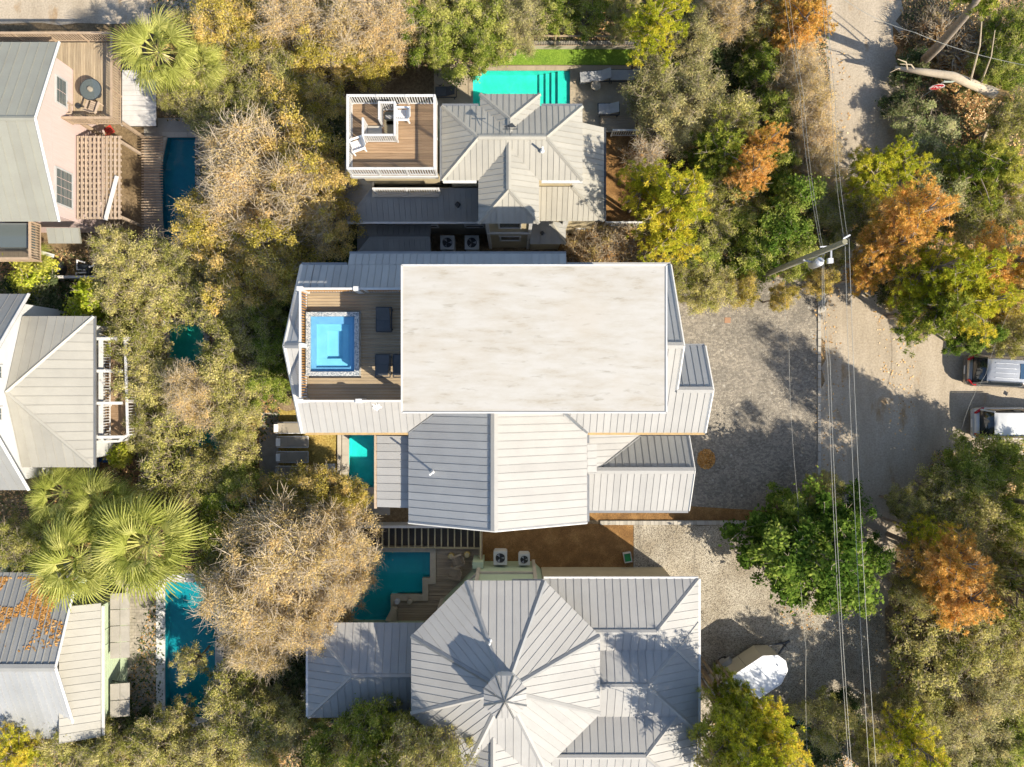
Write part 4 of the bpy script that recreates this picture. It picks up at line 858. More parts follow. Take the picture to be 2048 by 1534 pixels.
# low slatted deck beside the pergola and the pale boardwalk
for i in range(40): MB().box(-22.65, -21.35, 8.6+.165*i, 8.67+.165*i, .55, .6).build('walk_slat', M('wood_rail'), A)
WK = thing('boardwalk', 'pale sunlit boardwalk beside the fan palms', 'deck'); deck_boards(WK, W(243, 0, 1).x, W(312, 0, 1).x, W(0, 252, 1).y, W(0, 140, 1).y, 1.0, .3, 'stone_white', 'x')
# little porch roof and balcony below the eave
slope(A, [V(-26.3, 8.8, 3.9), V(-24.5, 8.8, 3.9), V(-24.5, 7.95, 3.7), V(-26.3, 7.95, 3.7)], .45, M('metal_olive'))
MB().box(-30, -27.6, 7.2, 9.3, 2.5, 2.65).build('balcony_floor', M('wood_pale_y'), A); MB().box(-29.5, -27.75, 7.8, 9.2, 2.66, 3.3).build('bay_window', M('glass_grey'), A)
railing(A, [(-27.4, 9.2, 2.65), (-27.4, 7.1, 2.65), (-30, 7.1, 2.65)], 1.0, .15, 'wood_rail', None, 1.8, railw=.14)
setp(MB().bar(W(50, 495, 2), W(108, 512, 2), .2, .05).build('downpipe', M('paint_white')), 'white pipe run below the pink house', 'pipe')
# deck furniture
T = thing('patio_table', 'round glass-topped patio table on the pink house deck', 'table', W(196, 189, AZ)); MB().lathe([(.6, .70), (.6, .73)], (0, 0, 0), 24).build('glass_top', M('glass_grey'), T); MB().lathe([(.62, .69), (.62, .735), (.58, .735), (.58, .69)], (0, 0, 0), 24).build('rim', M('dark_metal'), T); MB().lathe([(.22, 0), (.22, .04), (.06, .06), (.06, .69)], (0, 0, 0), 12).build('pedestal', M('dark_metal'), T); MB().lathe([(.15, .735), (.12, .85), (.05, .86)], (0, 0, 0), 12).build('centrepiece', M('taupe_fabric'), T)
white_chair('tan timber armchair below the round patio table', W(196, 218, AZ), math.radians(70), 'wood_lattice', group='tan chairs on the pink house deck')
white_chair('tan timber armchair against the pink wall', W(143, 226, AZ), math.radians(10), 'wood_lattice', group='tan chairs on the pink house deck')
setp(MB().lathe([(.13, 0), (.17, .02), (.17, .06), (.1, .07)], W(157, 212, AZ), 10).build('door_mat_pad', M('dark_metal')), 'small dark stand beside the tan armchair', 'stand')
RC = thing('garden_chair', 'red chair glimpsed beside the fan palm', 'chair', W(363, 190, 0), .5)
for i in range(4): MB().box(-.25+i*.13, -.15+i*.13, -.25, .25, .36, .39).build('seat_slat', M('plastic_red'), RC)
for i in range(4): MB().bar((-.28, -.2+i*.13, .38), (-.45, -.2+i*.13, .95), .1, .02).build('back_slat', M('plastic_red'), RC)
for s in (-1, 1): MB().bar((-.3, s*.3, .58), (.3, s*.3, .6), .1, .03).build('arm', M('plastic_red'), RC); MB().bar((.25, s*.28, 0), (.25, s*.28, .58), .05, .05).build('leg', M('plastic_red'), RC); MB().bar((-.3, s*.28, 0), (-.3, s*.28, .58), .05, .05).build('leg', M('plastic_red'), RC)
T = thing('garden_chair', 'red chair in the shade at the top of the pergola', 'chair', W(225, 265, 1.0), 2.2)
for i in range(4): MB().box(-.25+i*.13, -.15+i*.13, -.25, .25, .36, .39).build('seat_slat', M('plastic_red'), T)
for i in range(4): MB().bar((-.28, -.2+i*.13, .38), (-.45, -.2+i*.13, .95), .1, .02).build('back_slat', M('plastic_red'), T)
# pool pump yard below the pink house
PE = thing('pool_pump', 'white pool pipes around dark pump tanks below the pink house', 'pump', W(165, 540, 0))
pl = lambda u, v, z: W(u, v, z)-PE.location
MB().tube([pl(154, 520, .4), pl(154, 539, .4), pl(172, 540, .4), pl(172, 545, .4), pl(152, 546, .4), pl(152, 556, .3)], .05, 8).tube([pl(154, 520, .4), pl(170, 525, .4)], .05, 8).tube([pl(178, 534, .4), pl(187, 531, .4), pl(187, 524, .4)], .05, 8).build('pipe', M('plastic_white'), PE)
MB().lathe([(.5, 0), (.5, .7), (.35, .9), (.1, .95)], pl(118, 538, 0), 16).build('filter_tank', M('plastic_dark'), PE); MB().box(pl(160, 0, 0).x, pl(185, 0, 0).x, pl(0, 550, 0).y, pl(0, 530, 0).y, 0, .3).build('pump_box', M('plastic_dark'), PE)
setp(MB().box(W(100, 0).x, W(210, 0).x, W(0, 562).y, W(0, 557).y, 0, 1.2).build('yard_wall', M('stone_white')), 'pale yard wall below the pool pipes', 'wall')
setp(MB().box(W(330, 0).x, W(415, 0).x, W(0, 566).y, W(0, 558).y, 0, 1.2).build('yard_wall', M('stone_white')), 'pale wall glimpsed under the oak crowns', 'wall')
BK = thing('bicycle', 'dark bicycle lying against the pink house corner', 'bicycle', W(160, 462, 0), .5)
for x in (-.5, .5): MB().tube([(x+.33*math.cos(t*math.pi/8), 0, .34+.33*math.sin(t*math.pi/8)) for t in range(17)], .025, 6).build('wheel', M('rubber'), BK)
MB().tube([(-.5, 0, .34), (-.15, 0, .75), (.35, 0, .8), (.5, 0, .34)], .025, 6).tube([(-.15, 0, .75), (0, 0, .34), (.35, 0, .8)], .025, 6).tube([(-.5, 0, .34), (0, 0, .34)], .02, 6).build('frame', M('plastic_teal'), BK); MB().box(-.28, -.05, -.08, .08, .86, .92).build('saddle', M('rubber'), BK); MB().tube([(.3, -.3, 1.0), (.36, 0, .95), (.3, .3, 1.0)], .02, 6).tube([(.36, 0, .95), (.35, 0, .8)], .02, 6).build('handlebar', M('dark_metal'), BK)

# ================================================================ white house (left edge)
B = thing('beach_house', 'white gabled house with a beige hipped porch roof at the left edge', 'house')
hiproof(B, -36, -26.56, -5.85, 4.92, 5.0, .76, .5, M('metal_grey'), 'x', (False, False), 'metal_grey')
cap(B, (-26.56, -5.85, 5.0), (-26.56, -.465, 9.09), .2, 'rake_white', 'rake_trim', .06); cap(B, (-26.56, 4.92, 5.0), (-26.56, -.465, 9.09), .2, 'rake_white', 'rake_trim', .06)
wall(B, -36, -26.95, -5.3, 4.4, 0, 4.9, 'wall_white'); MB().prism([(-26.95, -5.3, 4.92), (-26.95, 4.4, 4.92), (-26.95, -.465, 8.65)], (-.12, 0, 0)).build('gable_wall', M('wall_white'), B)
window(B, (-26.95, .6, 6.9), .7, .8, 'x', 1, 'paint_white', (2, 2)); window(B, (-26.95, -1.6, 6.9), .7, .8, 'x', 1, 'paint_white', (2, 2))
PK = V(-26.9, -.46, 6.3); c1, c2, c3, c4 = V(-26.9, 3.7, 5), V(-23, 3.7, 5), V(-23, -4.6, 5), V(-26.9, -4.6, 5)
mo = M('metal_beige')
slope(B, [c1, c2, PK], .5, mo); slope(B, [c2, c3, PK], .5, mo); slope(B, [c3, c4, PK], .5, mo)
cap(B, c2, PK, .2, 'metal_beige', 'hip_cap'); cap(B, c3, PK, .2, 'metal_beige', 'hip_cap')
gutter(B, (-22.95, 3.7, 5), (-22.95, -4.6, 5), 'flashing'); wall(B, -26.9, -23.6, -4.2, 3.3, 0, 4.85, 'wall_white')
# white balcony with open beams
BZ = 2.9
MB().box(-23.55, -21.85, -3.2, 2.6, BZ-.2, BZ-.02).build('balcony_floor', M('wood_warm'), B)
railing(B, [(-23.5, 2.6, BZ), (-21.85, 2.6, BZ), (-21.7, -2.9, BZ), (-22.2, -3.25, BZ), (-23.5, -3.3, BZ)], 1.0, .16, 'paint_white', None, 1.9, railw=.14)
railing(B, [(-23.1, 2.6, BZ+.2), (-23.1, -3.2, BZ+.2)], 1.0, .16, 'paint_white', None, 1.9, railw=.24)
for y in (2.5, .7, -1.1, -3.0): MB().bar((-23.5, y, 4.3), (-21.9, y, 4.1), .16, .18).build('beam', M('paint_white'), B)
for y in (2.5, -.2, -3.0): MB().box(-21.98, -21.84, y-.07, y+.07, 0, 4.1).build('porch_post', M('paint_white'), B)
setp(MB().box(W(193, 0).x, W(200, 0).x, W(0, 990).y, W(0, 915).y, 0, .9).build('garden_wall', M('concrete')), 'low grey wall at the corner of the brick patio', 'wall')
T = thing('outdoor_cushion', 'pair of blue cushions on the brick patio', 'cushion', W(206, 918, 0)); MB().box(-.42, -.02, -.16, .16, 0, .14).build('cushion', M('plastic_blue'), T); MB().box(.02, .4, -.2, .1, 0, .14).build('cushion', M('plastic_blue'), T)
BN = thing('slatted_bench', 'brown slatted bench beside the lime shrub', 'bench', W(200, 898, 0))
for i in range(6): MB().box(-.3, .6, -.5+i*.17, -.39+i*.17, .4, .45).build('slat', M('wood_warm'), BN)
for s in (-1, 1): MB().box(.12+s*.35-.04, .12+s*.35+.04, -.5, .5, 0, .39).build('leg', M('wood_warm'), BN)

# ================================================================ grey house (bottom left)
C = thing('beach_house', 'grey ribbed-roof house with pale green wall under the palms', 'house')
slope(C, [V(-24.7, -10.75, 3.6), V(-36, -10.75, 3.6), V(-36, -15.36, 5.6), V(-24.7, -15.36, 5.6)], .38, M('metal_grey'), rib=(.05, .05))
slope(C, [V(-24.7, -15.38, 5.6), V(-36, -15.38, 5.6), V(-36, -20.2, 3.6), V(-24.7, -20.2, 3.6)], .38, M('metal_silver'), rib=(.05, .05))
cap(C, (-36, -15.37, 5.6), (-24.7, -15.37, 5.6), .4, 'metal_grey', lift=.07); cap(C, (-24.7, -10.75, 3.6), (-24.7, -15.37, 5.6), .16, 'rake_white', 'rake_trim', .06); cap(C, (-24.7, -20.2, 3.6), (-24.7, -15.37, 5.6), .16, 'rake_white', 'rake_trim', .06)
slope(C, [V(-25.3, -12.5, 4.35), V(-23.4, -12.5, 3.6), V(-23.4, -20.1, 3.6), V(-25.3, -20.1, 4.35)], .45, M('metal_beige'))
gutter(C, (-23.35, -12.7, 3.5), (-23.35, -20.1, 3.5), 'paint_white')
wall(C, -36, -23.85, -19.8, -12.9, 0, 3.4, 'wall_green'); wall(C, -36, -24.95, -12.88, -11.1, 0, 3.4, 'wall_green')
window(C, (-23.85, -14.9, 2.0), .9, 1.0, 'x', 1, 'wall_green', (1, 2), 'glass_dark')
for i in range(14): MB().box(-23.85, -23.82, -19.8, -12.9, .22*i+.02, .22*i+.2).build('siding_board', M('wall_green'), C)
for (y0_, y1_, lb) in ((-16.15, -12.3, 'a'), (-19.6, -17.6, 'b')):
    n = 4 if lb == 'a' else 2
    for i in range(n):
        for j in range(2):
            L_ = (y1_-y0_)/n; MB().prism([(-23.55+j*.53, y0_+i*L_+.02, 2.35-j*.1), (-23.05+j*.53, y0_+i*L_+.02, 2.26-j*.1), (-23.05+j*.53, y0_+(i+1)*L_-.02, 2.26-j*.1), (-23.55+j*.53, y0_+(i+1)*L_-.02, 2.35-j*.1)], (0, 0, .04)).build('awning_panel', M('concrete'), C)
    for y in (y0_+.1, y1_-.1): MB().bar((-23.82, y, 1.7), (-22.6, y, 2.1), .05, .05).build('awning_bracket', M('dark_metal'), C)
# litter lying on the grey roof is real leaves
# ================================================================ loungers on the yellowed lawn
GY_ = 'taupe loungers in a row on the yellowed lawn'
for i, (u, v, pm_) in enumerate(((584, 855, 'pillow_white'), (588, 883, 'pillow_white'), (588, 913, 'pillow_white'), (586, 942, 'grey_fabric'))):
    lounger('taupe lounger with head pillow on the yellowed lawn, %s from the top' % ('first', 'second', 'third', 'fourth')[i], W(u, v, .3), math.radians(0), 'taupe_fabric', pm_, 'paint_white', GY_, 1.9, .66, .12)
setp(MB().box(W(650, 0).x, W(671, 0).x, W(0, 955).y, W(0, 927).y, 0, .12).build('stepping_slab', M('stone_white')), 'white square slab at the edge of the yellowed lawn', 'slab')
setp(MB().box(W(675, 0).x+.02, W(683, 0).x, W(0, 1000).y, W(0, 845).y, .02, .12).build('lawn_edging', M('limestone')), 'pale stone edging between lawn and narrow pool', 'edging')
setp(MB().box(W(684, 0).x, W(690, 0).x, W(0, 1000).y, W(0, 845).y, .014, .05).build('drain_channel', M('wood_dark')), 'dark drain channel beside the narrow pool', 'drain')

# ================================================================ vehicles
def loft(secs):               # sections of equal point count, in order
    mb = MB(); n = len(secs[0])
    for s in secs: mb.v += [tuple(p) for p in s]
    for i in range(len(secs)-1):
        for k in range(n-1): mb.f.append((i*n+k, i*n+k+1, (i+1)*n+k+1, (i+1)*n+k))
    mb.f.append(tuple(range(n-1, -1, -1))); mb.f.append(tuple(range((len(secs)-1)*n, len(secs)*n))); return mb
def suv(label, loc, rz, paint, roofm, L=4.75, w=1.88, H=1.72, rails=4, sunroof=True):
    T = thing('parked_suv', label, 'car', loc, rz, 'cars parked off the lane')        # forward is +x
    def sec(x, ww, zt, zb=.28): h = ww/2; return [(x, -h*.92, zb), (x, -h, zb+.18), (x, -h, zt-.14), (x, -h*.93, zt-.02), (x, -h*.5, zt+.02), (x, h*.5, zt+.02), (x, h*.93, zt-.02), (x, h, zt-.14), (x, h, zb+.18), (x, h*.92, zb)]
    X = -L/2
    loft([sec(X, w*.84, .80, .38), sec(X+.1, w*.94, .86), sec(X+.3, w, .98), sec(X+.6, w, 1.04), sec(0, w, 1.04), sec(1.0, w, 1.02), sec(1.35, w*.99, 1.02), sec(L/2-.35, w*.95, .92), sec(L/2-.1, w*.86, .80), sec(L/2, w*.7, .7, .36)]).build('body', M(paint), T, True)
    def gs(x, wb, wt, zt): return [(x, -wb/2, 1.0), (x, -wt/2, zt-.1), (x, -wt/2+.08, zt), (x, 0, zt+.02), (x, wt/2-.08, zt), (x, wt/2, zt-.1), (x, wb/2, 1.0)]
    loft([gs(X+.18, w*.86, w*.84, 1.04), gs(X+.58, w*.92, w*.74, H-.08), gs(X+.75, w*.93, w*.72, H-.04), gs(0, w*.94, w*.72, H-.03), gs(.55, w*.94, w*.72, H-.08), gs(1.25, w*.9, w*.84, 1.05)]).build('windows', M('glass_dark'), T, True)
    rw = w*.70
    loft([[(X+.58, -rw/2, H-.04), (X+.58, 0, H-.01), (X+.58, rw/2, H-.04)], [(X+.8, -rw/2, H+.02), (X+.8, 0, H+.045), (X+.8, rw/2, H+.02)], [(0, -rw/2, H+.03), (0, 0, H+.06), (0, rw/2, H+.03)], [(.6, -rw/2, H-.03), (.6, 0, H+.0), (.6, rw/2, H-.03)]]).build('roof', M(roofm), T, True)
    for i in range(rails): y = -rw*.33+i*rw*.66/max(1, rails-1); MB().bar((X+1.0, y, H+.055), (.0, y, H+.065), .03, .03).build('roof_groove', M('galvanised'), T)
    for s in (-1, 1):
        MB().bar((X+.75, s*(rw/2+.02), H+.07), (.35, s*(rw/2+.02), H+.07), .045, .05).build('roof_rail', M('dark_metal' if rails else 'car_black'), T)
        MB().prism([(X-.01, s*w*.36, .72), (X+.16, s*w*.475, .72), (X+.42, s*w*.507, .78), (X+.42, s*w*.507, .98), (X+.16, s*w*.475, 1.0), (X-.005, s*w*.36, .96)], (0, -s*.1, 0)).build('tail_light', M('tail_light'), T)
        MB().bar((1.0, s*(w/2+.02), 1.08), (1.12, s*(w/2+.2), 1.12), .14, .12).build('door_mirror', M(paint), T)
        for x in (X+.85, L/2-.9):
            wh = thing('wheel', None, None, (0, 0, 0)); wh.parent = T
            MB().tube([(x, s*(w/2-.2), .35), (x, s*(w/2+.01), .35)], .35, 20).build('tyre', M('rubber'), wh); MB().tube([(x, s*(w/2), .35), (x, s*(w/2+.02), .35)], .22, 14).build('rim', M('galvanised'), wh)
        MB().bar((X+.2, s*w*.44, .98), (X+.62, s*w*.375, H-.05), .1, .06).build('rear_pillar', M(paint), T)
    MB().prism([(X-.06, -w*.42, .45), (X+.06, -w*.47, .45), (X+.06, w*.47, .45), (X-.06, w*.42, .45)], (0, 0, .22)).build('rear_bumper', M(paint), T)
    MB().box(X-.08, X-.062, -.26, .26, .5, .62).build('number_plate', M('sign_white'), T)
    if sunroof: MB().box(.12, .42, -rw*.34, rw*.34, H+.05, H+.062).build('sunroof', M('glass_blue'), T)
    return T
suv('silver brown SUV with roof ribs parked nose outward at the right edge', V(27.75+2.37, .72, .012), math.radians(-3), 'car_silver', 'car_roof_silver')
suv('white SUV with glossy roof parked below the silver SUV', V(28.2+2.4, -2.42, .012), math.radians(0), 'car_white', 'car_white', rails=0, sunroof=False, L=4.85, w=1.92)
suv('dark green car mostly hidden under the yellow pine', V(W(1622, 0).x-2.3, W(0, 1470, .8).y, .02), 0, 'car_green', 'glass_green', rails=0, sunroof=False, L=4.4, w=1.75, H=1.5)
# V-nosed cargo trailer
TA = math.radians(33.4); P1 = W(1422, 1380, 2.1)
TR = thing('cargo_trailer', 'cream V-nosed cargo trailer standing on the shell gravel', 'trailer', (P1.x, P1.y, 0), TA)   # origin at rear left corner, x forward
tl, tw = 3.65, 1.95; foot = [(0, 0), (tl, 0), (tl+.75, -.45), (tl+.95, -tw/2), (tl+.75, -tw+.45), (tl, -tw), (0, -tw)]
MB().prism([(x, y, .42) for x, y in foot[::-1]], (0, 0, 1.66)).build('body', M('trailer_cream'), TR)
MB().prism([(x, y, 2.082) for x, y in foot[::-1]], (0, 0, .04)).build('roof', M('trailer_roof'), TR)
for i in range(len(foot)):
    a, b = foot[i], foot[(i+1) % len(foot)]; MB().bar((*a, 2.11), (*b, 2.11), .05, .06).build('roof_trim', M('galvanised'), TR)
for x in (1.3, 2.6): MB().box(x, x+.03, -tw+.05, -.05, 2.123, 2.14).build('roof_seam', M('trailer_roof'), TR)
MB().box(1.25, 1.27, .002, .012, .5, 2.05).build('panel_seam', M('dark_metal'), TR); MB().box(2.5, 2.52, .002, .012, .5, 2.05).build('panel_seam', M('dark_metal'), TR)
MB().prism([(1.0, .0, .5), (1.15, .0, .82), (1.95, 0, .82), (2.1, 0, .5)], (0, .3, 0)).build('fender', M('galvanised'), TR)
WH = thing('wheel', None, None, (0, 0, 0)); WH.parent = TR; MB().tube([(1.55, .05, .36), (1.55, .27, .36)], .36, 20).build('tyre', M('rubber'), WH); MB().tube([(1.55, .26, .36), (1.55, .285, .36)], .2, 14).build('rim', M('galvanised'), WH)
MB().bar((tl+.4, -.4, .4), (tl+1.9, -tw/2, .42), .08, .1).bar((tl+.4, -tw+.4, .4), (tl+1.9, -tw/2, .42), .08, .1).bar((tl+1.7, -tw/2, .42), (tl+2.05, -tw/2, .45), .12, .1).tube([(tl+1.6, -tw/2, 0), (tl+1.6, -tw/2, .8)], .04, 8).build('hitch', M('dark_metal'), TR)
MB().bar((0, 0, .5), (0, -tw, .5), .1, .12).build('rear_bumper', M('galvanised'), TR)

# ================================================================ street furniture
SGp = W(1874, 174, 2.2); SG = thing('stop_sign', 'red octagonal stop sign with a street name blade above it', 'sign', (SGp.x, SGp.y, 0))
MB().tube([(0, .04, 0), (0, .04, 2.95)], .03, 8).build('post', M('galvanised'), SG)
octs = [(.42*math.cos(math.pi/8+i*math.pi/4), 0, 2.2+.42*math.sin(math.pi/8+i*math.pi/4)) for i in range(8)]; octi = [(.375*math.cos(math.pi/8+i*math.pi/4), -.012, 2.2+.375*math.sin(math.pi/8+i*math.pi/4)) for i in range(8)]
MB().prism(octs, (0, .01, 0)).build('border', M('sign_white'), SG); MB().prism(octi, (0, .008, 0)).build('face', M('sign_red'), SG)
fc = bpy.data.curves.new('lettering', 'FONT'); fc.body = 'STOP'; fc.size = .33; fc.align_x = 'CENTER'; fc.align_y = 'CENTER'; fc.extrude = .004; fc.offset = .006; fo = bpy.data.objects.new('lettering', fc); col.objects.link(fo); bpy.context.view_layer.update(); fme = bpy.data.meshes.new_from_object(fo.evaluated_get(bpy.context.evaluated_depsgraph_get())); bpy.data.objects.remove(fo)
fme.materials.clear(); place('lettering', fme, M('sign_white'), SG, (0, -.022, 2.2), (math.radians(90), 0, 0))
MB().box(-.05, .6, .03, .05, 2.72, 2.92).build('street_name_blade', M('sign_green'), SG)
# utility pole
pb = W(1505, 560, 0); pt = W(1690, 483, 11.6)
UP = thing('utility_pole', 'leaning-looking timber utility pole with transformer and power lines', 'pole', (pb.x, pb.y, 0))
tz = lambda p: Vector(p)-Vector((pb.x, pb.y, 0))
MB().tube([(0, 0, 0), tz(pt)], [.17, .125], 14).build('post', M('pole_wood'), UP)
MB().tube([tz(pt)+V(.14, -.08, -.1), tz(pt)*.35+V(.2, -.1, .0)], .02, 6).build('conduit', M('insulator'), UP)
tq = tz(W(1632, 526, 7.6)); MB().lathe([(.24, -.45), (.24, .42), (.2, .5), (.06, .52)], tq, 16).build('transformer', M('galvanised'), UP, True); MB().lathe([(.05, .5), (.06, .6), (.04, .72)], tq+V(.08, 0, 0), 8).build('bushing', M('insulator'), UP); MB().bar(tq, tz(W(1606, 520, 7.6)), .08, .08).build('transformer_arm', M('galvanised'), UP)
c0 = tz(W(1662, 501, 9.3)); MB().bar(c0, tz(W(1662, 516, 9.3)), .08, .08).build('bracket_arm', M('galvanised'), UP); MB().box(tz(W(1662, 518, 9.3)).x-.12, tz(W(1662, 518, 9.3)).x+.12, tz(W(1662, 521, 9.3)).y-.12, tz(W(1662, 521, 9.3)).y+.12, 9.1, 9.3).build('cutout_switch', M('insulator'), UP)
MB().bar(tz(W(1686, 478, 11.3)), tz(W(1700, 470, 11.3)), .07, .07).build('crossarm', M('insulator'), UP); MB().bar(tz(W(1640, 494, 9.0)), tz(W(1655, 493, 9.0)), .06, .06).build('spacer_arm', M('insulator'), UP)
def wire(label, pts, r=.016, mat='wire_grey', sag=.25):
    P = [Vector(p) for p in pts]; out = []
    for a, b in zip(P, P[1:]):
        for i in range(13): t = i/12; out.append(a+(b-a)*t-V(0, 0, sag*4*t*(1-t)))
    o = MB().tube(out, r, 5).build('power_line', M(mat)); return setp(o, label, 'power line', 'power lines strung along the lane')
wire('thin power line furthest right, running below the pole', [W(1698, 478, 11.2), W(1752, 1534, 11.2), W(1775, 1950, 11.2)], .011)
wire('power line second from the right below the pole', [W(1690, 492, 11.0), W(1738, 1534, 11.0), W(1757, 1950, 11.0)], .010)
wire('power line of the left pair, its right strand', [W(1648, 500, 9.0), W(1660, 720, 9.0), W(1703, 1534, 9.0), W(1722, 1950, 9.0)], .011)
wire('power line of the left pair, its left strand', [W(1645, 500, 9.0), W(1655, 720, 9.0), W(1698, 1534, 9.0), W(1715, 1950, 9.0)], .010)
wire('lone thin line over the cobbled driveway', [W(1571, 560, 4.5), W(1578, 700, 5.2), W(1596, 1005, 5.2), W(1612, 1300, 5.0), W(1620, 1600, 5.0)], .008)
wire('power line running up from the pole, right strand', [W(1696, 478, 11.2), W(1671, 200, 10.6), W(1650, -150, 10.6)], .010)
wire('power line running up from the pole, second strand', [W(1688, 478, 11.2), W(1664, 200, 10.6), W(1640, -150, 10.6)], .009)
wire('power line left of the pole running up, right strand', [W(1645, 492, 9.0), W(1607, 190, 8.6), W(1565, -150, 8.6)], .010)
wire('power line left of the pole running up, left strand', [W(1641, 492, 9.0), W(1600, 190, 8.6), W(1555, -150, 8.6)], .009)
wire('pale cable crossing the lane near the stop sign', [W(1690, 0, 9.0), W(1830, 65, 9.0), W(2048, 130, 9.0), W(2250, 190, 9.0)], .012, 'wire_grey')
wire('service cable above the silver SUV', [W(1923, 860, 3.0), W(1972, 748, 3.6), W(2040, 580, 4.5)], .010)
# kerbs, drain lid, leaf pile
KB = thing('driveway_kerb', 'pale kerb stones between cobbled driveway and lane', 'kerb')
for i in range(26): MB().box(W(1635, 0).x, W(1640, 0).x+.04, W(0, 612+i*16.2).y+.02, W(0, 596+i*16.2).y-.01, 0, .07+.01*(i % 3)).build('kerb_stone', M('concrete_pale'), KB)
for i in range(4): MB().lathe([(.22+.05*(i % 2), 0), (.24, .06), (.15, .08)], W(1644, 572+i*15), 9).build('edge_stone', M('concrete_pale'), KB)
BW = thing('brick_edging', 'row of pale edging blocks between mulch strip and gravel drive', 'edging')
for i in range(44): MB().box(W(1200+i*7.7, 0).x+.005, W(1200+i*7.7+7.7, 0).x-.005, W(0, 1049).y, W(0, 1041).y, 0, .12+.012*((i*7) % 3)).build('block', M('concrete_pale' if i % 3 else 'concrete'), BW)
setp(MB().box(W(1449, 0).x, W(1461, 0).x, W(0, 646).y, W(0, 635).y, .013, .03).build('utility_cover', M('rust_lid')), 'square rust-brown drain lid in the cobbled driveway', 'drain lid')
BE = thing('bin_enclosure', 'grey timber bin enclosure behind the big green tree', 'enclosure')
for a, b in ((W(1564, 988, 1.3), W(1642, 992, 1.3)), (W(1565, 988, 1.3), W(1565, 1036, 1.3)), (W(1610, 1036, 1.3), W(1645, 1036, 1.3))):
    MB().bar(a, b, .16, .06).build('top_cap', M('wall_grey'), BE); n = int((b-a).length/.14)
    for i in range(n): p = a+(b-a)*((i+.5)/n); MB().box(p.x-.055, p.x+.055, p.y-.055, p.y+.0, 0, 1.26).build('fence_board', M('wood_grey'), BE)
for u, lb in ((1598, 'left'), (1624, 'right')):
    T = thing('wheelie_bin', 'dark bin inside the grey enclosure, %s one' % lb, 'bin', W(u, 1013, 0), 0, 'bins'); MB().prism([(-.24, -.27, 0), (.24, -.27, 0), (.24, .27, 0), (-.24, .27, 0)], (0, 0, .95)).build('body', M('plastic_dark'), T)
    loft([[(x, -.32, .96), (x, -.2, 1.04), (x, .2, 1.06), (x, .32, .98)] for x in (-.28, 0, .28)]).build('lid', M('plastic_dark'), T, True)
    for s in (-1, 1): MB().tube([(s*.2, .3, .1), (s*.26, .3, .1)], .1, 10).build('wheel', M('rubber'), T)

# ================================================================ vegetation
def quads_mesh(name, P, T, N, L, Wd, tint, mat, curl=.25):
    """leaf blades: P centres, T long axis, N normals (unit), L lengths, Wd widths, tint (clump, leaf)"""
    n = len(P); S = np.cross(N, T); S /= (np.linalg.norm(S, axis=1, keepdims=True)+1e-9)
    v = np.empty((n, 4, 3)); l = L[:, None]*.5; w = Wd[:, None]*.5
    v[:, 0] = P-T*l; v[:, 1] = P+S*w+T*l*.1; v[:, 2] = P+T*l-N*l*curl; v[:, 3] = P-S*w+T*l*.1
    return raw_mesh(name, v.reshape(-1, 3), n, 4, np.repeat(tint, 4, axis=0), mat)
def raw_mesh(name, verts, nf, k, tint, mat):
    me = bpy.data.meshes.new(name); me.vertices.add(len(verts)); me.vertices.foreach_set('co', verts.astype(np.float32).ravel())
    me.loops.add(nf*k); me.loops.foreach_set('vertex_index', np.arange(nf*k, dtype=np.int32)); me.polygons.add(nf)
    me.polygons.foreach_set('loop_start', np.arange(0, nf*k, k, dtype=np.int32)); me.polygons.foreach_set('loop_total', np.full(nf, k, dtype=np.int32))
    if tint is not None:
        at = me.attributes.new('tint', 'FLOAT_VECTOR', 'POINT'); z = np.zeros((len(verts), 3), dtype=np.float32); z[:, :2] = tint; at.data.foreach_set('vector', z.ravel())
    me.update(calc_edges=True); me.materials.append(mat); return me
def unit(a): return a/(np.linalg.norm(a, axis=-1, keepdims=True)+1e-9)
def clumps(rg, R, H, z0, n, lob=.28, flat=.55, inner=.15):
    """clump centres in a lobed dome; z0 height of the dome's base, H total height"""
    ph = rg.uniform(0, 6.28, 4); am = rg.uniform(.4, 1, 4)*lob; out = []
    while len(out) < n:
        d = unit(rg.normal(size=3)); 
        if d[2] < -.25: continue
        r = rg.uniform(inner, 1)**.55; th = math.atan2(d[1], d[0]); f = 1+sum(am[k]*math.sin((k+2)*th+ph[k]) for k in range(4))/2
        out.append((d[0]*r*R*f*.88, d[1]*r*R*f*.88, z0+(H-z0)*(.12+.88*max(0, d[2])*r*1.0+.0)*(1 if d[2] > 0 else .6)))
    return np.array(out)
def crown(name, seed, R, H, z0, nc, nl, L, Wd, mat, cr=.5, up=.95, sh=.75, lob=.28):
    rg = np.random.default_rng(seed); C = clumps(rg, R, H, z0, nc, lob); ct = rg.uniform(0, 1, nc); w = rg.uniform(.5, 1.5, nc); w /= w.sum()
    ids = rg.choice(nc, nl, p=w); d = unit(rg.normal(size=(nl, 3))); d[:, 2] = np.where(d[:, 2] < -.2, -d[:, 2]*.6, d[:, 2])
    rad = (rg.uniform(0, 1, nl)**.45)*cr*rg.uniform(.6, 1.3, nc)[ids]*np.where(rg.uniform(0, 1, nl) < .22, rg.uniform(1.1, 1.9, nl), 1); P = C[ids]+d*rad[:, None]*np.array([1, 1, sh])
    N = unit(d*.6+np.array([0, 0, up])+rg.normal(size=(nl, 3))*.55); T = unit(np.cross(N, rg.normal(size=(nl, 3)))); l = L*rg.uniform(.6, 1.35, nl)
    tint = np.stack([ct[ids], rg.uniform(0, 1, nl)], 1)
    return C, quads_mesh(name, P, T, N, l, Wd*l/L, tint, mat)
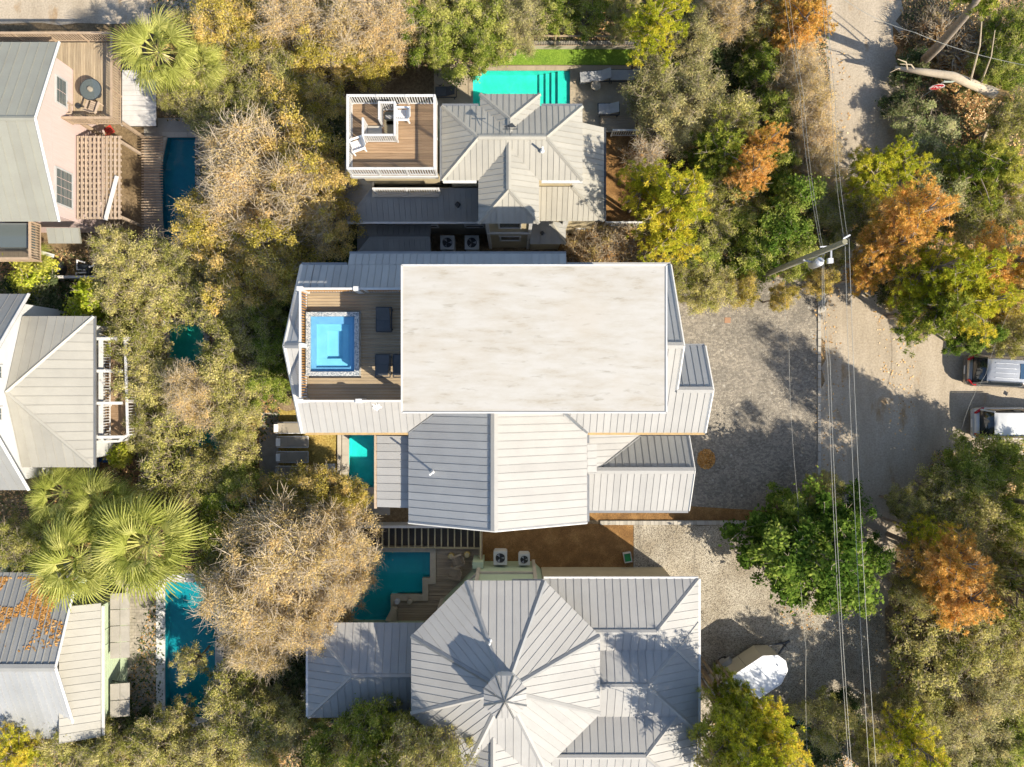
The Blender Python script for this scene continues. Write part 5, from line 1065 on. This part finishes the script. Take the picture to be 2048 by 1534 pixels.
def tubes_mesh(name, segs, mat, sides=4):
    """many tapered tubes at once: segs = list of (points, radii)"""
    mb = MB()
    for p, r in segs: mb.tube(p, r, sides, False)
    me = mb.mesh(name, True); me.materials.append(mat); return me
def skeleton(seed, C, H, z0, tr, trunkm, twigm, nt=6, tl=.7, tw=.011, lean=.3, limbs=.9):
    rg = random.Random(seed); top = Vector((rg.uniform(-lean, lean), rg.uniform(-lean, lean), z0*.75)); segs = [([(0, 0, -.1), (top.x*.4+.1, top.y*.4, z0*.35), tuple(top)], [tr*1.25, tr, tr*.75])]; tws = []
    for c in C:
        c = Vector(c); m = top+(c-top)*.5+Vector((rg.uniform(-.3, .3), rg.uniform(-.3, .3), rg.uniform(-.1, .35))); m2 = top+(c-top)*.78+Vector((rg.uniform(-.2, .2), rg.uniform(-.2, .2), rg.uniform(-.05, .2)))
        if rg.random() < limbs: segs.append(([tuple(top), tuple(m), tuple(m2), tuple(c)], [tr*.42, tr*.25, tr*.16, tr*.09]))
        for _ in range(nt):
            d = Vector((rg.gauss(0, 1), rg.gauss(0, 1), abs(rg.gauss(.5, .6)))).normalized()*tl*rg.uniform(.5, 1.2); b = c+d*.55+Vector((rg.uniform(-.1, .1), rg.uniform(-.1, .1), .02))
            tws.append(([tuple(c), tuple(b), tuple(c+d)], [tw*1.6, tw*1.1, tw*.5]))
            if rg.random() < .5: e = d.cross(Vector((0, 0, 1))).normalized()*tl*.3*rg.choice((-1, 1)); tws.append(([tuple(b), tuple(b+e+d*.35)], [tw, tw*.5]))
    return tubes_mesh('trunk', segs, trunkm, 6), tubes_mesh('twigs', tws, twigm, 3)
PROTO = {}
def proto(key, seed, R, H, z0, nc, nl, L, Wd, leaf, trunk='bark', twig='bark_pale', nt=5, tl=.7, tw=.011, cr=.5, tr=.16, **kw):
    C, cm = crown('crown_'+key, seed, R, H, z0, nc, nl, L, Wd, M(leaf), cr, **kw); t, g = skeleton(seed, C, H, z0, tr, M(trunk), M(twig), nt, tl, tw)
    PROTO.setdefault(key, []).append((R, H, t, g, cm))
for s in range(3):
    proto('olive', 10+s, 2.6, 6.2, 2.6, 105, 20000, .115, .06, 'leaf_olive', nt=7, tl=.85, tw=.009, cr=.46)
    proto('gold', 20+s, 2.6, 6.2, 2.6, 100, 19000, .115, .062, 'leaf_gold', nt=6, tl=.8, tw=.009, cr=.48)
    proto('grey', 50+s, 2.5, 6.0, 2.4, 100, 18000, .11, .05, 'leaf_grey', nt=7, tw=.009, cr=.48)
for s in range(2):
    proto('tan', 30+s, 3.1, 7.2, 2.8, 130, 24000, .095, .055, 'leaf_tan', 'bark_pale', 'bark_white', nt=13, tl=1.15, tw=.0105, cr=.6)
    proto('green', 40+s, 2.5, 6.2, 2.4, 100, 18500, .12, .068, 'leaf_green', nt=3, tw=.009, cr=.46)
    proto('lush', 60+s, 2.9, 7.2, 2.2, 110, 16000, .2, .12, 'leaf_lush', nt=2, cr=.5)
    proto('dark', 70+s, 1.6, 2.2, .5, 34, 4800, .17, .085, 'leaf_dark', nt=4, cr=.5, tr=.06)
    proto('lime', 80+s, 1.5, 2.6, .6, 34, 5200, .19, .10, 'leaf_lime', nt=3, cr=.45, tr=.06)
    proto('pale', 90+s, 2.3, 4.4, 1.2, 70, 11000, .13, .06, 'leaf_pale', nt=7, tw=.009, cr=.46)
for s in range(2): proto('airy', 150+s, 2.8, 6.2, 2.6, 64, 5200, .17, .09, 'leaf_olive', nt=6, tl=.8, tw=.012, cr=.5)
proto('bush', 99, 1.6, 1.7, .3, 30, 2600, .15, .07, 'brush', 'bark', 'bark_pale', nt=16, tl=.9, tw=.013, cr=.5, tr=.06)
proto('bare', 98, 2.2, 5.5, 1.8, 40, 1500, .14, .07, 'brush', 'bark', 'bark_white', nt=16, tl=1.0, tw=.014, cr=.6, tr=.12)
def pine(key, seed, R, H, z0, leaf, nb=56, nt=10, nn=32):
    rg = np.random.default_rng(seed); C = clumps(rg, R, H, z0, nb, .45); ct = rg.uniform(0, 1, nb); P = []; T = []; ti = []
    tc = np.repeat(C, nt, axis=0)+rg.normal(size=(nb*nt, 3))*np.array([.34, .34, .2]); tt = np.repeat(ct, nt); d = unit(rg.normal(size=(nb*nt, nn, 3))+np.array([0, 0, .55])); l = rg.uniform(.16, .30, (nb*nt, nn))
    P = (tc[:, None, :]+d*l[..., None]*.55).reshape(-1, 3); T = d.reshape(-1, 3); N = unit(np.cross(T, rg.normal(size=T.shape))); N *= np.where(N[:, 2:3] < 0, -1, 1)
    tint = np.stack([np.repeat(tt, nn), rg.uniform(0, 1, len(P))], 1); cm = quads_mesh('crown_'+key, P, T, N, l.reshape(-1), np.full(len(P), .042), tint, M(leaf), .1)
    r = random.Random(seed); tr = .19; segs = [([(0, 0, -.1), (.05, .05, H*.5), (0, 0, H*.93)], [tr, tr*.75, tr*.2])]; tw = []
    for c in C:
        c = Vector(c); a = Vector((0, 0, max(z0*.7, c.z-r.uniform(.5, 1.2)))); segs.append(([tuple(a), tuple(a+(c-a)*.6+Vector((0, 0, .15))), tuple(c)], [.06, .04, .02]))
        for _ in range(4): e = Vector((r.gauss(0, .3), r.gauss(0, .3), r.uniform(0, .25))); tw.append(([tuple(c), tuple(c+e)], [.018, .008]))
    PROTO.setdefault(key, []).append((R, H, tubes_mesh('trunk', segs, M('bark'), 6), tubes_mesh('twigs', tw, M('bark_pale'), 3), cm))
for s in range(2):
    pine('pine_yellow', 110+s, 2.4, 10.5, 5.2, 'needle_yellow'); pine('pine_green', 120+s, 2.2, 9.0, 3.5, 'needle_green'); pine('pine_orange', 130+s, 2.2, 10.0, 4.6, 'needle_orange')

LOOK = {'airy': 'sparse olive oak', 'olive': 'olive-green oak', 'gold': 'golden-leaved oak', 'grey': 'grey-gold oak', 'tan': 'half-bare tan oak', 'green': 'mid-green oak', 'lush': 'bright glossy green tree', 'dark': 'dark green shrub', 'lime': 'lime-green shrub',
        'pale': 'pale green bush', 'bush': 'bare brown twiggy bush', 'bare': 'nearly leafless pale-twigged tree', 'pine_yellow': 'yellow-green pine', 'pine_green': 'soft green pine', 'pine_orange': 'orange-needled pine'}
NAME = {'lush': 'broadleaf_tree', 'dark': 'shrub', 'lime': 'shrub', 'pale': 'shrub', 'bush': 'twiggy_bush', 'bare': 'bare_tree', 'pine_yellow': 'pine_tree', 'pine_green': 'pine_tree', 'pine_orange': 'pine_tree'}
CAT = {'shrub': 'shrub', 'twiggy_bush': 'bush'}
TREES = []      # (area, kind, u, v, crown radius in photo px, height m or None)
def area(name, s):
    for ln in s.strip().split(';'):
        q = ln.split()
        if q: TREES.append((name, q[0], float(q[1]), float(q[2]), float(q[3]), float(q[4]) if len(q) > 4 else None))
area('along the top edge behind the fan palms', 'gold 440 40 72; gold 520 70 75; tan 590 35 80; gold 640 110 78; olive 470 130 70; olive 560 150 62; tan 700 40 80; gold 728 112 58; tan 775 45 65; olive 380 50 40')
area('along the top edge above the turquoise pool', 'green 835 45 62; green 905 75 72; green 930 25 60; green 985 42 62; grey 1045 25 62; grey 1030 62 44; green 1115 5 48; green 1190 8 50; olive 1250 25 36; pine_yellow 1312 42 58 9; green 955 95 40; green 870 95 30; olive 860 20 50')
area('in the thicket right of the turquoise pool', 'grey 1318 170 72; grey 1392 190 72; grey 1350 245 66; olive 1462 235 62; dark 1500 150 55; green 1555 215 55; grey 1395 60 60; dark 1380 105 50; dark 1450 110 45; tan 1455 20 50; green 1535 120 50; olive 1540 30 55')
area('in the thicket below the turquoise pool terrace', 'pine_yellow 1355 400 70 10.5; pine_yellow 1292 372 48 8; pine_yellow 1340 470 55 9; pine_green 1440 305 62; olive 1455 385 65; olive 1420 455 55; pine_orange 1532 285 34 7; pine_orange 1502 345 40 7.5; green 1562 330 55; lush 1585 400 66; lush 1560 470 62; green 1490 440 56; green 1495 510 62; green 1400 520 56; olive 1425 575 52; olive 1362 545 42; gold 1490 578 36; gold 1572 590 28; green 1600 510 45; bush 1190 480 40; bush 1235 490 44; bush 1280 500 42; bare 1300 305 45; bush 1160 500 34')
area('beside the lane at the top', 'pine_orange 1605 45 55 7; tan 1590 130 58; tan 1622 190 55; tan 1635 260 55 5; tan 1645 330 50 5; olive 1640 410 52; pine_orange 1570 20 40 6; gold 1650 560 30; olive 1665 500 40; dark 1590 250 40')
area('between the lane and the clearing at top right', 'pine_yellow 1742 352 58 5; olive 1722 425 52 4.5; pine_orange 1828 430 70 9.5; pine_orange 1790 488 52 8.5; pine_orange 1742 545 34 6; pine_yellow 1800 325 48 5; pale 1862 250 60 2.6; pale 1900 310 60 3; pale 1880 390 56; pine_green 1955 345 58 5; pine_green 2015 335 60 5.5; olive 1945 425 62 4; olive 2015 440 62 4.2; green 2030 120 52; bush 1930 80 66 2.2; bush 2000 85 50 2.4; dark 1835 130 36; bush 1870 60 40 1.8; green 2040 50 50; olive 2035 230 50; dark 1800 205 32; bare 2020 390 45; green 1985 140 36')
area('above the parked SUVs', 'pine_yellow 1870 535 62 9; pine_yellow 1940 545 60 9.5; pine_green 1900 612 66 8.5; pine_yellow 1962 605 60 9; pine_orange 2022 522 60 8.5; gold 2022 605 55; lush 1965 672 38 5; olive 2040 670 45; dark 1790 560 40; gold 1830 600 40')
area('below the parked SUVs', 'green 1962 945 70 5; green 2030 930 62 5; airy 1890 975 58 4; airy 1872 1035 60 4; olive 1950 1035 74 5; green 2032 1045 60; olive 1820 1010 34; bare 1862 1120 50; pine_orange 1905 1120 62 9; pine_orange 1935 1195 60 8.5; pine_yellow 1860 1070 38 7; olive 2020 1130 60; olive 2030 1210 60; olive 1840 1190 46')
area('at the bottom right beside the lane', 'airy 1855 1262 66 4.5; olive 1940 1290 74; olive 2020 1290 62; airy 1870 1360 74 4.5; grey 1962 1390 74 5; olive 2032 1375 60; olive 1840 1430 50; pine_yellow 1832 1490 52 8; grey 1905 1470 70; grey 1980 1490 62; green 2035 1480 56; olive 1655 1450 58 4; dark 1640 1510 50; olive 1745 1500 38 4; grey 1780 1420 34 4; dark 1700 1420 30; green 1980 1530 60')
area('beside the cobbled and gravel drives', 'lush 1640 1115 120 8.5; lush 1565 1120 62 6; lush 1600 1040 52 6; lush 1705 1035 56 6.5; lush 1690 1190 62 6.5; lush 1735 1120 50 6; pine_yellow 1505 1490 74 13; pine_yellow 1545 1472 54 13; pine_green 1505 1525 72 14; pine_green 1485 1435 38 11; lush 1540 1515 44 8; olive 1545 1580 95 15; olive 1655 985 36 5')
area('around the dark pool by the pink house', 'tan 510 350 112 8.4; tan 458 330 68 7.5; gold 600 320 88 8.4; tan 600 400 85 8.8; gold 650 430 62 8.5; gold 408 455 72 6.6; gold 480 465 84 6.8; gold 560 490 78 8.4; gold 660 370 52 8.5; olive 400 195 58; olive 430 235 58; gold 565 190 70; gold 625 205 60; olive 500 215 58; olive 340 190 34 4; dark 665 265 46; dark 680 480 46; dark 640 505 40; tan 470 400 80 8')
area('in the oak thicket beside the white house', 'olive 240 515 62; olive 305 545 76; olive 372 520 52; gold 432 505 62; gold 475 565 72 7.5; gold 540 540 56 7.8; airy 325 592 66; airy 408 592 60; olive 485 645 70; olive 268 680 62; airy 465 690 50; olive 462 745 80; green 545 690 56; green 528 765 48; olive 300 765 64; tan 385 790 62; olive 460 830 56; airy 345 850 62; airy 330 930 68; olive 290 860 46; olive 462 835 50; dark 550 600 46; dark 565 650 40; airy 470 905 42; green 470 960 52; olive 395 960 55; airy 230 600 46; airy 290 722 46; airy 430 640 42; green 520 620 42; airy 432 785 48; airy 258 760 42; airy 300 995 42; airy 425 935 40; olive 380 560 46; airy 240 560 40; lime 50 545 46; lime 168 605 46; lime 243 905 30; dark 100 600 50; dark 20 590 40; lime 215 660 26')
area('around the stepped teal pool', 'green 440 990 66; gold 485 1040 72; gold 570 1010 66; gold 640 985 60; gold 692 1000 42; tan 570 1110 110 8.2; tan 660 1085 82 7.4; tan 690 1165 56 6.6; tan 500 1195 98 7.8; tan 565 1235 84 7.2; tan 640 1240 64 6.6; olive 440 1110 62; green 425 1060 50; tan 508 1292 66 7')
area('along the bottom edge left of the turreted house', 'airy 455 1375 60; airy 375 1330 36 4; airy 345 1440 40 4; olive 480 1430 66; olive 320 1500 62; olive 425 1505 62; olive 515 1490 70; dark 565 1370 50; olive 595 1450 60; olive 135 1485 70; pine_yellow 32 1500 52 6; olive 205 1505 50; dark 250 1450 40; olive 70 1440 44; dark 600 1340 40; olive 30 1090 55 4.5')
area('along the bottom edge in front of the turreted house', 'green 655 1505 58 9; green 730 1485 60 11; pine_green 770 1532 66 12; olive 820 1505 66 12; olive 895 1500 56 12; olive 955 1515 42 8; olive 700 1525 60 10')
# trees outside the frame whose shadows fall into it
area('beyond the right edge', 'olive 2253 1052 95 14.5; airy 2350 1105 95 14.5; airy 2157 1217 90 13.5; airy 2281 1258 85 14;  pine_yellow 2150 560 80 10; olive 2110 380 70')
area('beyond the bottom edge', 'olive 620 1600 80 9; olive 800 1620 80 9; olive 400 1590 80; olive 1000 1650 80 9; olive 200 1600 80; olive 1800 1600 80; olive 1950 1610 80; airy 1888 1717 95 13')
area('beyond the top edge', 'olive 500 -70 80; olive 650 -60 80; olive 800 -60 80; olive 950 -60 80; olive 1200 -70 80; olive 1400 -60 80; olive 1530 -60 70')
ORD = ['first', 'second', 'third', 'fourth', 'fifth', 'sixth', 'seventh', 'eighth', 'ninth', 'tenth', 'eleventh', 'twelfth', 'thirteenth', 'fourteenth', 'fifteenth', 'sixteenth', 'seventeenth', 'eighteenth', 'nineteenth', 'twentieth', 'twenty-first', 'twenty-second', 'twenty-third', 'twenty-fourth']
groups = {}
for t in TREES: groups.setdefault((t[0], t[1]), []).append(t)
for (ar, kind), lst in groups.items():
    us = [t[2] for t in lst]; vs_ = [t[3] for t in lst]; hor = max(us)-min(us) >= max(vs_)-min(vs_); lst.sort(key=(lambda t: t[2]) if hor else (lambda t: t[3]))
    for i, t in enumerate(lst):
        lb = LOOK[kind]+' '+ar
        if len(lst) > 1: lb += ', %s from %s' % (ORD[i], 'left' if hor else 'top')
        R, H, tm, gm, cm = PROTO[kind][rnd.randrange(len(PROTO[kind]))]
        h = t[5] or H*rnd.uniform(.9, 1.1)*(min(1.15, max(.75, (t[4]*.026)/R)) if kind not in ('dark', 'lime', 'bush', 'pale') else 1)
        zc = h*.72; p = W(t[2], t[3], zc); r = t[4]*(CAM_H-zc)/FPX*1.12; s = r/R
        nm = NAME.get(kind, 'oak_tree'); o = thing(nm, lb, CAT.get(nm, 'tree'), (p.x, p.y, 0), rnd.uniform(0, 6.28), LOOK[kind]+' '+ar if len(lst) > 1 else None); o.scale = (s, s, h/H)
        place('trunk', tm, None, o); place('twigs', gm, None, o)['kind'] = 'stuff'; place('crown', cm, None, o)

# ---- palms: every frond its own fan of leaflets
def frond_mesh(seed, L=1.0):
    rg = np.random.default_rng(seed); V_ = []; ti = []; n = 28; c = rg.uniform(0, 1)
    pet = L*.85; droop = .18
    def ctr(s): return np.array([s, 0, -.10*s*s])
    for i in range(n):
        a = math.radians(-118+236*i/(n-1)); ln = L*.72*(.70+.30*math.cos(a))*rg.uniform(.9, 1.08); d = np.array([math.cos(a), math.sin(a), .10]); sd = np.array([-math.sin(a), math.cos(a), 0]); b0 = ctr(pet); q = rg.uniform(0, 1); kk = rg.uniform(.4, 1.0)
        w = .017
        pts = [b0, b0+d*ln*.5-np.array([0, 0, .06*ln]), b0+d*ln*.82-np.array([0, 0, kk*.5*ln]), b0+d*ln*.98-np.array([0, 0, kk*ln])]; ws = [.008, w, w*.75, .004]
        for k in range(3):
            V_ += [pts[k]-sd*ws[k], pts[k]+sd*ws[k], pts[k+1]+sd*ws[k+1], pts[k+1]-sd*ws[k+1]]; ti += [(c*.6+.2, q)]*4
    for k in range(5):
        a, b = ctr(pet*k/5), ctr(pet*(k+1)/5); V_ += [a-np.array([0, .02, 0]), a+np.array([0, .02, 0]), b+np.array([0, .016, 0]), b-np.array([0, .016, 0])]; ti += [(.9, .8)]*4
    V_ = np.array(V_); return raw_mesh('frond', V_, len(V_)//4, 4, np.array(ti), M('palm_leaf'))
FM = [frond_mesh(s) for s in range(6)]; DEADF = [frond_mesh(9)]; DEADF[0].materials[0] = M('litter')
def palm(label, u, v, r, h, seed, nf=30):
    rg = random.Random(seed); p = W(u, v, h); rm = r*(CAM_H-h)/FPX; o = thing('fan_palm', label, 'palm tree', (p.x, p.y, 0), 0, 'fan palms')
    MB().tube([(0, 0, 0), (.08, .04, h*.5), (0, 0, h-.1)], [.2, .17, .19], 12).build('trunk', M('bark'), o)
    for i in range(nf):
        t = (i+.5)/nf; az = i*2.399+rg.uniform(-.3, .3); el = math.radians(75-120*t+rg.uniform(-8, 8)); s = rm/1.6*(.72+.36*math.sin(math.pi*min(1, t*1.15)))*rg.uniform(.9, 1.1)
        f = place('frond', (DEADF[0] if t > .88 and rg.random() < .45 else FM[rg.randrange(6)]), None, o, (.08*math.cos(az), .08*math.sin(az), h-.05+.12*(1-t)), (rg.uniform(-.35, .35), -el, az), (s, s, s)); 
PALMS = [('big fan palm beside the pink house deck', 318, 105, 80, 5.2), ('smaller fan palm right of the big one by the pink house', 402, 135, 50, 4.2),
         ('fan palm touching the corner of the beige hipped roof', 128, 985, 66, 4.0), ('fan palm at the top of the lower palm cluster, right of the first', 205, 1008, 72, 4.2), ('large spreading fan palm above the grey paver patio', 295, 1085, 104, 5.4),
         ('fan palm overhanging the grey ribbed roof', 160, 1118, 92, 5.0), ('fan palm in the middle of the lower cluster', 235, 1052, 72, 3.8), ('low palm behind the lime shrub near the pool pipes', 70, 515, 36, 1.8), ('small fan palm at the left of the lower cluster', 95, 1060, 48, 2.6)]
for i, (lb, u, v, r, h) in enumerate(PALMS): palm(lb, u, v, r, h, 200+i, 46 if r > 80 else 36)
for i, (u, v, r) in enumerate(((1440, 62, 34), (1470, 52, 34), (1500, 66, 30), (1425, 85, 28))): palm('low palmetto in the thicket near the top edge, %s of four from the left' % ['second', 'third', 'fourth', 'first'][i], u, v, r, 1.0, 300+i, 14)

# ---- fallen and broken trees in the clearing
def limb(mb, pts, rad, n=9): mb.tube(pts, rad, n); return mb
BT = thing('broken_trunk', 'fallen broken trunk with a split orange end in the clearing', 'fallen tree')
a0, a1, a2, a3 = W(1790, 136, 2.0), W(1850, 144, 2.4), W(1905, 152, 2.8), W(1992, 188, 3.1)
limb(MB(), [a0, a1, a2, a3], [.1, .2, .24, .30]).build('trunk', M('bark_white'), BT, True)
mb = MB(); d = (a3-a2).normalized(); e0 = a3-d*.1; e1 = W(2030, 203, 3.2); mb.tube([e0, e0+(e1-e0)*.3+V(0, .05, .05), e0+(e1-e0)*.75+V(0, -.03, .05), e1], [.29, .27, .2, .06], 7).build('split_end', M('split_wood'), BT)
mb = MB(); 
for (u, v, u2, v2, z, z2, r) in ((1940, 165, 1965, 20, 3.0, 7.0, .06), (1960, 172, 1990, 60, 3.0, 6.0, .05), (1830, 140, 1800, 128, 2.3, 2.6, .05), (1800, 138, 1780, 145, 2.1, 2.2, .04), (1815, 140, 1795, 118, 2.2, 3, .05)):
    p, q = W(u, v, z), W(u2, v2, z2); mb.tube([p, p+(q-p)*.5+V(.15, .1, .1), q], [r, r*.7, r*.35], 6)
mb.build('branches', M('bark_pale'), BT)
ST = thing('dead_tree', 'dead multi-stemmed tree with bare curving limbs in the clearing', 'tree', W(1955, 290, 0)); q0 = ST.location
mb = MB(); L_ = lambda u, v, z: W(u, v, z)-q0
for pts, r in (([L_(1960, 300, 0), L_(1968, 272, 1.0), L_(1990, 225, 2.0), L_(2005, 205, 2.6)], .11), ([L_(1962, 298, .2), L_(1975, 262, 1.2), L_(2000, 220, 2.2), L_(2020, 208, 2.6)], .1), ([L_(1962, 300, .1), L_(2000, 265, 1.2), L_(2030, 240, 2.4), L_(2060, 215, 3.4)], .12), ([L_(2022, 252, 2.0), L_(2050, 254, 2.3), L_(2075, 250, 2.6)], .06), ([L_(1985, 275, .8), L_(2010, 300, 1.4), L_(2030, 330, 1.8)], .05)):
    mb.tube(pts, [r, r*.9, r*.7, r*.45][:len(pts)], 8)
mb.build('limbs', M('bark_pale'), ST, True)
TP = thing('tall_pine', 'tall pine trunk leaning out of the top right corner', 'tree', W(1832, 136, 0)); q0 = TP.location
mb = MB(); mb.tube([(0, 0, -.1), L_(1880, 90, 5), L_(1932, 30, 10), L_(1985, -45, 14.5)], [.3, .26, .2, .1], 10); mb.build('trunk', M('bark'), TP, True)
R, H, tm, gm, cm = PROTO['pine_green'][0]; tp = L_(1985, -45, 14.5)
place('crown', cm, None, TP, tp+V(1.2, 1.5, -6.0), (0, 0, 2.0), (.7, .7, .7))

# ---- leaf litter and undergrowth
def inpoly(px, py, poly):
    c = np.zeros(len(px), bool); n = len(poly); j = n-1
    for i in range(n):
        xi, yi = poly[i]; xj, yj = poly[j]; c ^= ((yi > py) != (yj > py)) & (px < (xj-xi)*(py-yi)/(yj-yi+1e-9)+xi); j = i
    return c
THICK = [[(300, 0), (860, 0), (860, 130), (760, 150), (690, 180), (690, 520), (560, 560), (560, 860), (500, 900), (500, 1000), (690, 1000), (740, 1060), (740, 1250), (600, 1260), (560, 1480), (620, 1534), (0, 1534), (0, 1450), (230, 1450), (320, 1150), (300, 1000), (0, 1140), (0, 980), (200, 960), (270, 700), (190, 600), (0, 590), (0, 500), (300, 500), (400, 250), (330, 240)],
         [(860, 0), (1650, 0), (1660, 300), (1680, 450), (1620, 540), (1360, 560), (1340, 520), (1130, 510), (1140, 480), (1320, 460), (1330, 260), (1260, 130), (1290, 90), (1050, 90), (860, 90)],
         [(1800, 0), (2048, 0), (2048, 680), (1900, 630), (1810, 600), (1800, 450), (1820, 280)], [(1870, 900), (2048, 890), (2048, 1534), (1800, 1534), (1780, 1260), (1830, 1000)], [(1600, 1440), (1780, 1440), (1780, 1534), (1600, 1534)]]
rg = np.random.default_rng(5)
def scatter(n, polys, zf, L, Wd, mat, name, label, flat=True):
    px = rg.uniform(-80, 2130, n*4); py = rg.uniform(-80, 1610, n*4); ok = np.zeros(len(px), bool)
    for p in polys: ok |= inpoly(px, py, p)
    px, py = px[ok][:n], py[ok][:n]; m = len(px); x = (px-1024)*CAM_H/FPX; y = (767-py)*CAM_H/FPX
    ok = np.ones(m, bool)
    for h in HOLES+[SPA]: ok &= ~((x > h[0]) & (x < h[1]) & (y > h[2]) & (y < h[3]))
    x, y = x[ok], y[ok]; m = len(x); z = zf(m, x, y)
    N = unit(np.array([0, 0, 1.])+rg.normal(size=(m, 3))*(.15 if flat else .6)); T = unit(np.cross(N, rg.normal(size=(m, 3)))); l = L*rg.uniform(.6, 1.4, m)
    cl = (np.sin(x*.9)+np.sin(y*1.1+x*.5)+2)/4
    o = place(name, quads_mesh(name, np.stack([x, y, z], 1), T, N, l, l*Wd/L, np.stack([np.clip(cl+rg.uniform(-.3, .3, m), 0, 1), rg.uniform(0, 1, m)], 1), M(mat)), None); return setp(o, label, None, None, 'stuff')
scatter(52000, THICK, lambda m, x, y: .02+rg.uniform(0, .03, m), .15, .08, 'litter', 'leaf_litter', 'brown fallen leaves on the ground under the trees')
scatter(42000, THICK, lambda m, x, y: .05+rg.uniform(0, 1, m)**2*.9*np.clip(.5+.5*np.sin(x*1.3+np.sin(y*1.7)*2)*np.sin(y*1.1), 0.05, 1), .2, .08, 'leaf_dark', 'undergrowth', 'dark green undergrowth between the tree trunks', False)
VERGE = [[(1625, 560), (1665, 560), (1690, 760), (1690, 960), (1630, 950)], [(1480, 530), (1690, 520), (1690, 610), (1560, 570), (1480, 570)], [(1740, 560), (1830, 560), (1830, 900), (1780, 900)], [(1740, 1180), (1850, 1180), (1850, 1534), (1740, 1534)], [(1560, 1180), (1700, 1180), (1700, 1260), (1560, 1260)], [(190, 880), (520, 700), (520, 990), (190, 990)], [(1380, 1430), (1440, 1430), (1440, 1534), (1380, 1534)], [(1640, 100), (1700, 100), (1700, 400), (1640, 400)]]
scatter(7000, VERGE, lambda m, x, y: .028+rg.uniform(0, .02, m), .13, .08, 'litter', 'verge_leaves', 'orange-brown leaves blown along the lane edges')
n = 900; a = rg.uniform(0, 6.28, n); r = np.sqrt(rg.uniform(0, 1, n)); c0 = W(1412, 918); x = c0.x+r*.55*np.cos(a); y = c0.y+r*.62*np.sin(a); z = .03+.16*(1-r)*rg.uniform(0, 1, n); N = unit(np.array([0, 0, 1.])+rg.normal(size=(n, 3))*.4); T = unit(np.cross(N, rg.normal(size=(n, 3))))
leafmat('pile_leaf', [(.16, .075, .02), (.26, .12, .03), (.34, .17, .05), (.36, .22, .09)], trans=.05)
setp(place('leaf_pile', quads_mesh('leaf_pile', np.stack([x, y, z], 1), T, N, np.full(n, .13), np.full(n, .06), np.stack([rg.uniform(0, 1, n), rg.uniform(0, 1, n)], 1), M('pile_leaf')), None), 'round heap of brown leaves on the cobbled driveway', 'leaf pile')
# leaves lying on the grey ribbed roof at the bottom left
n = 5200; x = -30+rg.uniform(0, 5.2, n); y = -11.0-np.abs(rg.normal(0, 1.3, n)); ok = (y > -14.6) & (np.sin(x*2.1+y)+np.sin(y*2.7-x*1.3) > -.25); x, y = x[ok], y[ok]; z = 3.6+(-10.75-y)*2/4.61+.05; n = len(x); N = unit(np.array([0, .4, 1.])+rg.normal(size=(n, 3))*.2); T = unit(np.cross(N, rg.normal(size=(n, 3))))
setp(place('roof_leaves', quads_mesh('roof_leaves', np.stack([x, y, z], 1), T, N, np.full(n, .2), np.full(n, .09), np.stack([rg.uniform(0, 1, n), rg.uniform(0, 1, n)], 1), M('pile_leaf')), None), 'brown leaves lying on the grey ribbed roof', None, None, 'stuff')
